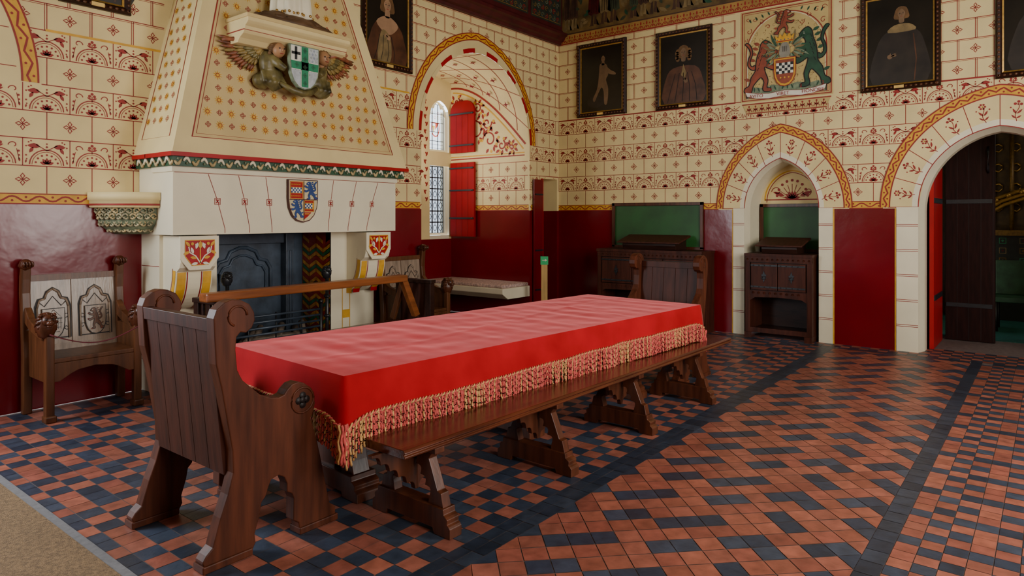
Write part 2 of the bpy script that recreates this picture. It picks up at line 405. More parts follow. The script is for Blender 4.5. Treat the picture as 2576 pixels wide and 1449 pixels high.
# ------------------------------------------------------------ FLOOR
def floor():
    b=B(); b.box(-1.5,9.4,-2.5,7.9,-.10,-.003,grout)
    cols=[]; base=len(b.f); ti=b.mi(tilem)
    RED=[(.27,.083,.052),(.30,.095,.060),(.25,.074,.050),(.28,.090,.060)]; DK=[(.030,.041,.066),(.038,.050,.076),(.025,.034,.056)]
    def cl(P,ax,val,gt):
        out=[]
        for i in range(len(P)):
            p,q=P[i],P[(i+1)%len(P)]; ip=(p[ax]>=val)==gt; iq=(q[ax]>=val)==gt
            if ip: out.append(p)
            if ip!=iq:
                t=(val-p[ax])/(q[ax]-p[ax]); out.append((p[0]+(q[0]-p[0])*t,p[1]+(q[1]-p[1])*t))
        return out
    def tile(P,dark,border=False):
        if len(P)<3: return
        c=(sum(p[0] for p in P)/len(P),sum(p[1] for p in P)/len(P))
        w=max(abs(p[0]-c[0])+abs(p[1]-c[1]) for p in P)
        if w<.012: return
        k=1-.0026/w*1.4
        P=[(c[0]+(p[0]-c[0])*k,c[1]+(p[1]-c[1])*k,random.uniform(-.0004,.0004)) for p in P]
        o=len(b.v); b.v+=P; b.f.append(list(range(o,o+len(P)))); b.m.append(ti); b.s.append(False)
        cc=random.choice(DK if dark else RED); v=random.uniform(.82,1.18)*(.75 if border else 1); cols.append((cc[0]*v,cc[1]*v,cc[2]*v,1))
    XE=8.72
    Y1a,Y1b,Y2a,Y2b=2.04,2.19,.59,.69
    def zone(y0,y1,t,rule):
        n=round((y1-y0)/t); h=(y1-y0)/n
        for j in range(n):
            x=-.1; i=0; y=y0+j*h
            while x<XE-.01:
                x2=min(x+h,XE); tile([(x,y),(x2,y),(x2,y+h),(x,y+h)],rule(i,j)); x+=h; i+=1
    def left_rule(i,j):
        jj=j%6
        return (i+j)%2==0 if jj in (0,1,2) else (i%4 in (0,1) if jj==3 else (i%4 in (2,3) if jj==4 else i%2==0))
    zone(Y1b,6.4,.115,left_rule)
    # middle strip: diagonal lattice, stepped rows of dark tiles with single diamonds between
    n=8; s=(Y1a-Y2b)/(2*n)
    for a in range(-6,int(8.9/s)+2):
        for c in range(0,2*n+1):
            if (a+c)%2: continue
            cx=a*s; cy=Y2b+c*s
            P=[(cx-s,cy),(cx,cy-s),(cx+s,cy),(cx,cy+s)]
            P=cl(P,1,Y2b,True); P=cl(P,1,Y1a,False) if P else P; P=cl(P,0,XE,False) if P else P; P=cl(P,0,-.1,True) if P else P
            q=c if c<=n else 2*n-c
            k=(a+2*(q//4))%8
            dk=k==0 or k==1 and c%4 in (0,1) or (k==4 and c%4==0) or (k==5 and c%4==1) 
            if P: tile(P,dk)
    zone(-1.6,Y2a,.096,lambda i,j:((i+j)%2==0 and j%3!=1) or (j%3==1 and i%4==0))
    for (ya,yb,r) in ((Y1a,Y1b,2),(Y2a,Y2b,1)):
        h=(yb-ya)/r
        for k in range(r):
            x=-.1
            while x<XE+.10:
                tile([(x,ya+k*h),(x+.13,ya+k*h),(x+.13,ya+k*h+h),(x,ya+k*h+h)],True,True); x+=.13
    y=-1.6
    while y<6.2:
        if not(.5<y+.05<.72 or 2.0<y+.05<2.22): tile([(XE,y),(XE+.10,y),(XE+.10,y+.10),(XE,y+.10)],True,True)
        y+=.10
    y=-1.6;j=0
    while y<6.2:
        for i in range(2 if not -.3<y<1.2 else 6):
            x=XE+.10+i*.10; tile([(x,y),(x+.10,y),(x+.10,y+.10),(x,y+.10)],(i+j)%2==0)
        y+=.10;j+=1
    o=b.done('floor',normals=False,kind='structure')
    me=o.data; ca=me.color_attributes.new('Col','FLOAT_COLOR','CORNER')
    for pi_,p in enumerate(me.polygons):
        c=cols[pi_-base] if pi_>=base else (.1,.08,.07,1)
        for li in p.loop_indices: ca.data[li].color=c
floor()

# ------------------------------------------------------------ WALLS
A1=dict(c=2.748,a=.465,s=1.67,h=.645); A2=dict(c=.45,a=.763,s=1.67,h=.87); AN=dict(c=7.12,a=1.13,s=2.64,h=1.17)
def ot(A): return lambda u: arch_top(u,A['c'],A['a'],A['s'],A['h'])
def inside(u,z,c,a,s,h): return abs(u-c)<a and z<arch_top(u,c,a,s,h)
mpB=lambda u,z,d:(XB-d,u,z)
mpL=lambda u,z,d:(u,YL-d,z)
mpN=lambda u,z,d:(u,YN-d,z)
def wall_back():
    b=B()
    wallface(b,mpB,-2.5,6.2,5.6,[(A1['c']-A1['a'],A1['c']+A1['a'],0,ot(A1)),(A2['c']-A2['a'],A2['c']+A2['a'],0,ot(A2))])
    def ok(u,z):
        return not(inside(u,z,A1['c'],.83,1.64,1.07) or inside(u,z,A2['c'],1.13,1.64,1.29) or (2.1<u<3.29 and 2.93<z<4.4))
    I=Ink(b,mpB,ok)
    blocks(I,-1.6,6.2,4.29); goldband(I,-1.6,6.2)
    for k in range(5): I.line(-1.6+k*1.56,3.085,-1.6+(k+1)*1.56,3.085,.012,redp,.003)
    I.okf=None
    I.poly([(-2.5,4.29),(6.2,4.29),(6.2,4.45),(-2.5,4.45)],mat('ochre_border',(.34,.18,.04),.6,.2,6),.004)
    for i in range(80):
        u=-1.5+i*.096; I.arc(u,4.31,.040,0,pi,.011,redp,.006,n=6); I.disc(u,4.33,.012,redp,.006,n=6); I.disc(u+.048,4.385,.011,redp,.006,n=5); I.leaf(u,4.36,pi/2,.06,.025,redp,.006)
    I.line(-2.5,4.295,6.2,4.295,.02,redp,.006); I.line(-2.5,4.445,6.2,4.445,.02,mur1,.006)
    I.poly([(-2.5,4.45),(6.2,4.45),(6.2,5.6),(-2.5,5.6)],ochre,.004)
    random.seed(8)
    for i in range(30):
        u=6.05-i*.17+random.uniform(-.04,.04); m=random.choice([mur1,mur2,mur3,mur1,dred]); w=random.uniform(.05,.09)
        if i%4==2:
            for k in range(9): I.leaf(u+random.uniform(-.1,.1),4.50+k*.06,random.uniform(0,pi),random.uniform(.08,.16),.05,random.choice([mur2,mur3,dgreen]),.006+k*.0005)
            continue
        lm=mur1 if m is not mur1 else mur3
        for sx in (-1,1):
            I.poly([(u+sx*.03-.018,4.50),(u+sx*.03+.06*sx,4.50),(u+sx*.03+.035,4.525),(u+sx*.028+.020,4.62),(u+sx*.035+.024,4.72),(u+sx*.03-.02,4.72),(u+sx*.03-.012,4.60)],lm,.006)
        I.poly([(u-w*1.3,4.68),(u-w*.5,4.665),(u,4.69),(u+w*.6,4.66),(u+w*1.3,4.70),(u+w,5.02),(u+w*.8,5.12),(u-w*.8,5.12),(u-w,4.95)],m,.008)
        for q in (-.5,0,.5): I.line(u+q*w,4.70,u+q*w*.8,5.0,.008,cut,.010)
        I.disc(u,5.2,.05,mur3,.008,n=8)
    for u in (3.372,2.113,1.443): I.line(u,0,u,1.655,.016,gold,.003)
    b.done('wall_back',normals=False,kind='structure')
wall_back()

def wall_left():
    b=B()
    wallface(b,mpN,-1.5,2.95,5.6,[(-1.35,.45,.9,3.9)]); b.add([(2.95,YN,2.0),(3.75,YN,2.0),(3.75,YN,5.6),(2.95,YN,5.6)],[(0,1,2,3)],cream)
    wallface(b,mpL,4.9,XB,5.6,[(AN['c']-AN['a'],AN['c']+AN['a'],0,ot(AN)),(8.53,8.97,0,2.15)])
    b.add([(3.9,YL,2.1),(4.9,YL,2.1),(4.9,YL,5.6),(3.9,YL,5.6)],[(0,1,2,3)],cream)
    I=Ink(b,mpN,lambda u,z: not (z>2.62 and inside(u,z,.62,1.31,2.62,1.5)))
    blocks(I,.7,2.95,5.2,phase=.0); goldband(I,.7,2.75)
    I.line(2.0,3.08,2.95,3.08,.02,gold,.004)
    I.okf=None
    goldring(I,.62,(1.22,1.37),(1.33,1.48),2.64,.004)
    for k in range(3): I.line(1.25,2.75+.3*k,1.80-.05*k,2.75+.3*k,.006,redp,.003)
    I=Ink(b,mpL,lambda u,z: not (inside(u,z,7.06,1.30,2.62,1.43) and z>2.62 or (abs(u-AN['c'])<1.13 and z<2.7) or (8.5<u<9 and z<2.15)))
    blocks(I,4.6,XB,4.29,phase=.05); goldband(I,4.95,8.28)
    I.line(5,3.08,5.78,3.08,.02,gold,.004)
    I.okf=None
    goldband(I,8.28,8.52)
    I.strip([(8.50,1.7),(8.50,2.19),(9.0,2.19)],.012,redp,.003)
    ring(I,AN['c'],(1.132,1.172),(1.175,1.235),2.64,[redb,cream],.005,n=15)
    ring(I,7.075,(1.20,1.27),(1.24,1.33),2.64,cream,.004,n=15)
    goldring(I,7.065,(1.225,1.345),(1.315,1.435),2.64,.006)
    for (p) in [((8.53,YL),(8.53,YL+.45)),((8.53,YL+.45),(8.97,YL+.45)),((8.97,YL+.45),(8.97,YL))]:
        (x0,y0),(x1,y1)=p
        b.add([(x0,y0,0),(x1,y1,0),(x1,y1,1.655),(x0,y0,1.655)],[(0,1,2,3)],redw)
        b.add([(x0,y0,1.655),(x1,y1,1.655),(x1,y1,2.15),(x0,y0,2.15)],[(0,1,2,3)],cream)
    b.add([(8.53,YL,2.15),(8.97,YL,2.15),(8.97,YL+.45,2.15),(8.53,YL+.45,2.15)],[(0,1,2,3)],cream)
    b.done('wall_left',normals=False,kind='structure')
wall_left()
b=B(); wallface(b,lambda u,z,d:(u,-2.5,z),-1.5,9.02,5.6,[(1.0,2.6,1.0,4.0),(4.0,5.8,.9,4.0)]); b.done('wall_right',normals=False,kind='structure')
b=B(); wallface(b,lambda u,z,d:(-1.5,u,z),-2.5,6.45,5.6,[]); b.done('wall_front',normals=False,kind='structure')

def cornice():
    b=B()
    pr=[(0,4.29),(.05,4.29),(.06,4.33),(.10,4.35),(.13,4.40),(.17,4.42),(.17,4.46),(.10,4.47),(.08,4.52),(.0,4.52)]
    b.prism(pr,lambda d,z,x:(x,YL-d,z),4.6,XB,dred)
    I=Ink(b,lambda u,z,d:(u,YL-.07-d,z))
    b.box(4.6,XB,YL-.07,YL,4.52,5.6,dred)
    panel=mat('frieze_dark_green',(.02,.024,.016),.5,.4,8)
    for i in range(5):
        a=4.7+i*.87; I.poly([(a,4.58),(a+.8,4.58),(a+.8,5.1),(a,5.1)],panel,.004)
        I.strip([(a+.03,4.61),(a+.77,4.61),(a+.77,5.07),(a+.03,5.07)],.010,goldm,.006,closed=True)
        for k in range(7):
            for r in range(4):
                I.arc(a+.10+k*.10,4.66+r*.11,.032,(k+r)%2*pi,(k+r)%2*pi+1.5*pi,.009,[redb,goldm,carveg][(k+r)%3],.006,n=8); I.disc(a+.10+k*.10,4.66+r*.11,.010,goldm,.006,n=6)
    b.done('trim_1',normals=False,kind='structure')
cornice()

b=B(); b.box(-1.5,9.4,-2.5,8,5.6,5.7,ceilm)
for i in range(9): b.box(-1+i*1.2,-.82+i*1.2,-2.5,8,5.4,5.6,ceilm)
b.done('ceiling',kind='structure')

# alcove with window
def alcove():
    b=B(); n=14; D=1.63
    s=lambda t:2.64+1.1*sin(t*pi/2)
    base=arch_pts(AN['c'],AN['a'],2.64,1.17,14)
    rows=[]
    for i in range(n+1):
        t=i/n; st=s(t)
        k=((3.81+.05*t)-st)/1.17
        rows.append([(p[0],YL+D*t,st+(p[1]-2.64)*k) for p in base])
    m=len(base); vs=[v for r in rows for v in r]
    b.add(vs,[(i*m+j,i*m+j+1,(i+1)*m+j+1,(i+1)*m+j) for i in range(n) for j in range(m-1)],cream,True)
    for j in range(2,m-1,4):
        for i in range(n):
            p=Vector(rows[i][j]); q=Vector(rows[i+1][j]); dn=Vector((AN['c']-p.x,0,2.7-p.z)).normalized()*.004
            w=(Vector(rows[i][j+1])-p).normalized()*.011
            b.add([p+dn,q+dn,q+dn+w,p+dn+w],[(0,1,2,3)],redp)
    for i in range(2,n,3):
        for j in range(m-1):
            p=Vector(rows[i][j]);q=Vector(rows[i][j+1]); dn=Vector((AN['c']-p.x,0,2.7-p.z)).normalized()*.004
            w=Vector((0,.011,0)); b.add([p+dn,q+dn,q+dn+w,p+dn+w],[(0,1,2,3)],redp)
            if j%4==0 and 2<j<m-3:
                c=p+dn*2+Vector((0,.14,0)); tx=(q-p).normalized()*.055
                b.add([c-tx,c+Vector((0,.018,0)),c+tx,c-Vector((0,.018,0))],[(0,1,2,3)],redp); b.add([c-tx*.35,c+Vector((0,.06,0)),c+tx*.35,c-Vector((0,.06,0))],[(0,1,2,3)],redp)
    for x in (8.25,5.99):
        for i in range(n):
            y0=YL+D*i/n;y1=YL+D*(i+1)/n
            b.add([(x,y0,0),(x,y1,0),(x,y1,1.655),(x,y0,1.655)],[(0,1,2,3)],redw)
            b.add([(x,y0,1.655),(x,y1,1.655),(x,y1,s((i+1)/n)),(x,y0,s(i/n))],[(0,1,2,3)],cream)
    mp=lambda u,z,d:(8.25-d,u,z)
    I=Ink(b,mp,lambda u,z:z<2.45)
    blocks(I,YL+.03,YL+D,2.4,phase=.1); I.okf=None; goldband(I,YL+.02,YL+D)
    cur=[(YL+D*i/20,s(i/20)-.06) for i in range(1,21)]
    I.strip(cur,.03,redp,.003); I.strip([(p[0]+.04,p[1]-.07) for p in cur[:-1]],.020,gold,.003)
    I.line(YL+.1,2.50,YL+D,2.50,.018,redp,.003); I.line(YL+.1,2.54,YL+D,2.54,.018,gold,.003)
    for (u,z,r,a) in [(7.0,2.78,.14,0),(7.3,2.95,.17,1),(6.75,2.68,.08,2),(7.05,3.05,.10,3),(7.5,3.2,.14,0),(7.6,2.8,.12,2),(7.25,3.3,.08,1),(7.7,3.45,.07,2),(6.55,2.63,.05,0)]:
        I.spiral(u,z,r,a,7,.024,redp,.003,n=20)
        for k in range(7): I.leaf(u+r*cos(a+k*.8),z+r*sin(a+k*.8),a+k*.8+.6,.09,.045,redp,.003)
        for k in range(4): I.disc(u+r*1.35*cos(a+k*1.5),z+r*1.35*sin(a+k*1.5),.026,gold,.0035,n=6)
    yw=YL+D
    for (x0,x1,z0,z1,mm) in [(5.99,7.75,0,1.2,redw),(7.75,8.25,0,1.2,redw),(5.99,7.75,1.2,3.95,cream),(8.20,8.25,1.2,3.95,cream),(7.75,8.20,2.385,2.62,cream)]:
        b.add([(x0,yw,z0),(x1,yw,z0),(x1,yw,z1),(x0,yw,z1)],[(0,1,2,3)],mm)
    b.add([(7.75,yw,1.2),(8.2,yw,1.2),(8.2,yw,1.26),(7.75,yw,1.26)],[(0,1,2,3)],creamw)
    I=Ink(b,lambda u,z,d:(u,yw-d,z))
    for k in range(14): I.leaf(7.66,1.8+k*.12,pi/2+(.5 if k%2 else -.5),.09,.035,redp,.003); I.disc(7.66,1.86+k*.12,.016,redp,.003,n=6)
    for k in range(12):
        a=7.75+.45*k/12;c=7.75+.45*(k+1)/12; f=lambda u:arch_top(u,7.975,.225,3.18,.27)
        b.add([(a,yw,f(a)),(c,yw,f(c)),(c,yw,3.95),(a,yw,3.95)],[(0,1,2,3)],cream)
    for x in (7.75,8.2): b.add([(x,yw,1.2),(x,yw+.2,1.2),(x,yw+.2,3.3),(x,yw,3.3)],[(0,1,2,3)],creamw)
    b.done('wall_alcove',normals=False,kind='structure')
alcove()

def window():
    w=thing('window_1','two-light leaded window with stained glass head and open red shutters','window',(7.975,YL+1.63+.1,0)); w['kind']='structure'
    b=B()
    for (z0,z1,arched) in ((1.26,2.385,False),(2.62,3.18,True)):
        b.box(-.225,-.19,-.04,.06,z0,z1,creamw); b.box(.19,.225,-.04,.06,z0,z1,creamw); b.box(-.19,.19,-.04,.06,z0,z0+.035,creamw)
    A=arch_pts(0,.225,3.18,.27,8)
    tre=[(-.19,3.18),(-.15,3.22),(-.16,3.28),(-.12,3.33),(-.07,3.32),(-.05,3.38),(0,3.42),(.05,3.38),(.07,3.32),(.12,3.33),(.16,3.28),(.15,3.22),(.19,3.18)]
    n=len(A); O=A; Inn=[tre[int(i*(len(tre)-1)/(n-1))] for i in range(n)]
    for i in range(n-1):
        b.add([(O[i][0],-.04,O[i][1]),(O[i+1][0],-.04,O[i+1][1]),(Inn[i+1][0],-.04,Inn[i+1][1]),(Inn[i][0],-.04,Inn[i][1])],[(0,1,2,3)],creamw)
    b.done('frame',w)
    b=B()
    b.add([(-.19,.02,1.29),(.19,.02,1.29),(.19,.02,2.385),(-.19,.02,2.385)],[(0,1,2,3)],glassl)
    b.add([(-.19,.02,2.65),(.19,.02,2.65),(.19,.02,3.42),(-.19,.02,3.42)],[(0,1,2,3)],glass)
    I=Ink(b,lambda u,z,d:(u,.02-d,z))
    sp=shield_pts(.02,3.10,.17,.22); I.strip(sp,.02,tintr,.003,closed=True); I.poly([(.02,3.1),(.10,3.1),(.02,2.98)],tintr,.003); I.poly([(-.05,3.05),(.01,3.05),(-.02,2.92)],tinty,.004)
    for k in range(3):I.poly([(-.19,2.68+k*.06),(.19,2.68+k*.06),(.19,2.69+k*.06),(-.19,2.69+k*.06)],tintp,.003)
    for k in range(10): I.strip([(-.13+.07*(k%5)+.025*cos(q),3.19+.07*(k//5)+.025*sin(q)) for q in range(7)],.006,[tinty,tintp,tintr][k%3],.003)
    b.done('glass_pane',w,normals=False)
    b=B()
    for z0,z1,nz in ((1.29,2.385,6),(2.65,3.40,5)):
        th=.009 if z0<2 else .003
        for i in range(nz+1): z=z0+(z1-z0)*i/nz; b.box(-.19,.19,.0,.012,z-th,z+th,iron)
        for x in (-.19,-.065,.065,.19): b.box(x-th,x+th,.0,.012,z0,z1,iron)
        if z0<2:
            for i in range(nz):
                for x in (-.127,0,.127):
                    z=z0+(z1-z0)*(i+.5)/nz
                    b.tube([(x+.040*cos(a*pi/4),.006,z+.045*sin(a*pi/4)) for a in range(9)],.006,iron,n=4)
                    for dz in(-1,1): b.tube([(x,.006,z+dz*.045),(x,.006,z+dz*.09)],.005,iron,n=4)
    b.done('leading',w)
    for nm,z0,z1,top in (('u',2.60,3.26,.17),('l',1.24,2.44,0)):
        b=B()
        if top: P=[(-.67,z0),(-.15,z0)]+[(p[0],p[1]) for p in arch_pts(-.41,.26,z1,top,6)][::-1]
        else: P=[(-.67,z0),(-.15,z0),(-.15,z1),(-.67,z1)]
        mp=lambda u,z,d:(.20+d,u,z)
        b.prism(P,mp,0,.04,redsh)
        for k in range(1,4): b.box(.197,.199,-.67+k*.13,-.667+k*.13,z0,z1,redw)
        sh=b.done('shutter',w,label='bright red boarded wooden shutter')
        for z in ([z0+.12,z1-.03] if top else [z0+.3,z0+.75,z1-.09]):
            b=B(); b.box(.180,.199,-.66,-.14,z-.012,z+.012,iron); b.sph((.188,-.64,z),.018,iron,8)
            b.done('strap_hinge',sh,label='black iron strap hinge')
window()

ws=thing('window_seat','pale stone bench slab with floral cushion in the window alcove','window seat',(7.925,7.01,0))
b=B(); b.prism([(-.325,.52),(.325,.52),(.325,.36),(-.20,.36),(-.325,.44)],lambda x,z,y:(x,y,z),-.81,.81,creamw); b.done('slab',ws,bevel=.008)
b=B(); b.box(-.30,.32,-.79,.80,.52,.57,cush); b.done('cushion',ws,bevel=.018,label='floral patterned flat cushion')

d=thing('door_1','narrow red door with black iron hinges beside the corner','door',(8.41,YL-.02,0)); d['kind']='structure'
b=B(); b.box(-.11,.11,-.03,0,0.002,2.13,redw); b.box(.115,.14,-.02,.02,0.002,2.15,redb); b.done('leaf',d,bevel=.004)
for z in (.45,1.05,1.9):
    b=B(); b.box(-.09,.10,-.042,-.03,z-.012,z+.012,iron); b.done('strap_hinge',d)
b=B(); b.sph((.05,-.045,.95),.02,iron,8); b.done('door_knob',d)

def niche():
    b=B(); I=Ink(b,mpB)
    c,a,s_,h=A1['c'],A1['a'],A1['s'],A1['h']
    path=[(c-a,0)]+arch_pts(c,a,s_,h,16)+[(c+a,0)]
    p2=[(c+(p[0]-c)*.93,p[1]-(0 if p[1]<1.5 else .04)) for p in path]; n=len(path)
    vs=[(XB,p[0],p[1]) for p in path]+[(XB+.12,p[0],p[1]) for p in p2]+[(XB+.5,p[0],p[1]) for p in p2]
    b.add(vs,[(i,i+1,n+i+1,n+i) for i in range(n-1)]+[(n+i,n+i+1,2*n+i+1,2*n+i) for i in range(n-1)],creamw)
    b.add([(XB+.5,p[0],p[1]) for p in p2],[tuple(range(len(p2)))],cream)
    J=Ink(b,lambda u,z,d:(XB+.5-d,u,z))
    J.poly([(c-.43,0),(c+.43,0),(c+.43,1.1),(c-.43,1.1)],redw,.003)
    A=arch_pts(c,.36,1.78,.40,10); J.strip(A,.018,gold,.003); J.strip([(c+(p[0]-c)*.93,p[1]-.025) for p in A],.010,redp,.003); J.line(c-.36,1.79,c+.36,1.79,.014,redp,.003)
    for k in range(9):
        an=pi*(k+.5)/9; J.line(c,1.80,c+.17*cos(an),1.80+.20*sin(an),.008,redp,.003); J.disc(c+.20*cos(an),1.80+.25*sin(an),.020,redp,.003,n=6)
    for k in range(7): J.leaf(c,1.80,pi*(k+.5)/7,.11,.04,redp,.004)
    for sx in(-1,1):
        J.spiral(c+sx*.20,1.90,.07,0,sx*6,.010,redp,.004); J.leaf(c+sx*.10,1.84,pi/2-sx*1.2,.16,.05,redp,.004)
    for (y0,y1) in ((c-a-.16,c-a),(c+a,c+a+.15)):
        b.box(XB-.012,XB,y0,y1,0,s_,creamw)
        K=Ink(b,lambda u,z,d:(XB-.012-d,u,z))
        for k in range(1,6): K.line(y0,k*.29,y1,k*.29,.006,redp,.002); K.line(y0,k*.29+.02,y1,k*.29+.02,.006,redp,.002)
    ring(I,c,(a,h),(.77,.99),s_,cream,.007,n=16,joints=4,flowers=True)
    ring(I,c,(a,h),(.525,.72),s_,creamw,.0075,n=16)
    goldring(I,c,(.755,.975),(.843,1.08),s_,.009)
    b.done('trim_2',normals=False,kind='structure')
niche()
def doorway():
    b=B(); I=Ink(b,mpB); c,a,s_,h=A2['c'],A2['a'],A2['s'],A2['h']
    path=[(c-a,0)]+arch_pts(c,a,s_,h,16)+[(c+a,0)]; n=len(path)
    p2=[(c+(p[0]-c)*.94,p[1]-(0 if p[1]<1.5 else .05)) for p in path]
    vs=[(XB,p[0],p[1]) for p in path]+[(XB+.14,p[0],p[1]) for p in p2]+[(XB+.3,p[0],p[1]) for p in p2]
    b.add(vs,[(i,i+1,n+i+1,n+i) for i in range(n-1)]+[(n+i,n+i+1,2*n+i+1,2*n+i) for i in range(n-1)],creamw)
    for (y0,y1) in ((c-a-.22,c-a),(c+a,c+a+.22)):
        b.box(XB-.012,XB,y0,y1,0,s_,creamw); K=Ink(b,lambda u,z,d:(XB-.012-d,u,z))
        for k in range(1,6): K.line(y0,k*.29,y1,k*.29,.006,redp,.002); K.line(y0,k*.29+.02,y1,k*.29+.02,.006,redp,.002)
    ring(I,c,(a,h),(1.07,1.22),s_,cream,.007,n=20,joints=4,flowers=True)
    ring(I,c,(a,h),(.825,.94),s_,creamw,.0075,n=20)
    goldring(I,c,(1.055,1.205),(1.15,1.31),s_,.009,n=18)
    b.done('trim_3',normals=False,kind='structure')
    b=B()
    b.box(XB+.3,10.6,1.17,1.3,0,3.2,redw); b.box(XB+.3,14,-1.2,-1.05,0,3.2,woodd); b.box(XB+.3,14,-1.2,2.7,2.9,3.0,woodd)
    b.box(10.6,14,2.6,2.7,0,3.2,woodd); b.box(13.2,13.3,-1.2,2.7,0,3.2,woodd); b.box(XB+.3,XB+.32,1.17,1.4,0,3,dred)
    b.done('wall_passage',kind='structure')
    b=B(); b.box(9.4,10.5,-1.2,1.3,-.06,-.003,grout); b.box(10.5,13.3,-1.2,2.7,-.06,.0,teal); b.done('trim_4',kind='structure')
    dd=thing('door_2','dark wooden boarded door with iron straps standing open','door',(10.25,.83,0)); dd['kind']='structure'
    b=B(); b.box(0,.05,-.27,.25,.004,2.75,wooddoor)
    for k in range(4): b.box(-.003,.0,-.25+.125*k-.002,-.25+.125*k+.002,.02,2.7,cut)
    b.done('leaf',dd,bevel=.004)
    for z in (.45,1.75):
        b=B(); b.box(-.012,0,-.24,.24,z-.025,z+.025,iron); b.done('strap_hinge',dd)
    b=B(); b.tube([(-.01,-.2,2.1),(-.05,-.2,2.15),(-.05,-.2,2.36),(-.01,-.2,2.42)],.012,iron); b.done('door_pull',dd)
    r=thing('door_leaf','dark red door leaf folded back against the passage wall','door',(9.75,1.10,0)); 
    b=B(); b.box(-.4,.4,0,.045,.004,2.45,redb); b.done('boards',r)
    for z in (.6,1.75):
        b=B(); b.box(-.38,.3,-.012,0,z-.03,z+.03,iron); b.done('strap_hinge',r)
    g=thing('gilded_screen','gilded carved arch with dark tiled panel beneath','screen',(12.7,0.1,0))
    b=B(); b.box(-.05,.15,-1.1,1.2,0.002,1.35,mat('dark_tiled_panel',(.010,.014,.014),.4,.3,12)); b.box(.0,.15,-1.1,1.2,1.35,2.88,mat('dark_gold_backing',(.05,.026,.006),.5,.4,12))
    I=Ink(b,lambda u,z,d:(-.05-d,u,z))
    for i in range(9):
        for j in range(4): I.strip([(-1.04+i*.25,.71+j*.15),(-.96+i*.25,.71+j*.15),(-.96+i*.25,.79+j*.15),(-1.04+i*.25,.79+j*.15)],.012,[greenp,goldd,mur3][(i+j)%3],.004,closed=True); I.disc(-1+i*.25,.75+j*.15,.02,[greenp,goldd,dred][(i+j)%3],.004,n=4)
    for k in range(5): b.tube([(-.06,1.1-1.9*k/8,1.35),(-.06,1.1-1.9*k/8,2.88)],.03,goldd,6)
    for k in range(9):
        for q in range(4): b.tube([(-.02,1.0-.22*k+.06*cos(w*.9),1.70+.3*q+.06*sin(w*.9)) for w in range(8)],.014,goldm,5)
    for rr in (.95,1.02,1.09): b.tube([(-.12,.0+rr*cos(q*pi/12),1.0+rr*.9*sin(q*pi/12)) for q in range(13)],.030,goldm,6)
    for q in range(20): b.sph((-.14,1.06*cos(q*pi/19),1.0+.96*sin(q*pi/19)),.04,goldm,8)
    b.box(-.15,.1,-1.1,1.2,1.28,1.36,goldd); b.done('carving',g)
    st=thing('upholstered_chair','dark green upholstered chair in the next room','chair',(11.6,.42,0))
    b=B(); b.box(-.25,.25,-.22,.22,.40,.47,dgreen); b.box(.2,.25,-.22,.22,.47,.95,dgreen); b.done('seat',st,bevel=.01)
    for x in(-.22,.22):
        for y in(-.19,.19): b=B(); b.tube([(x,y,0.001),(x,y,.4)],.018,black,6); b.done('leg',st)
doorway()

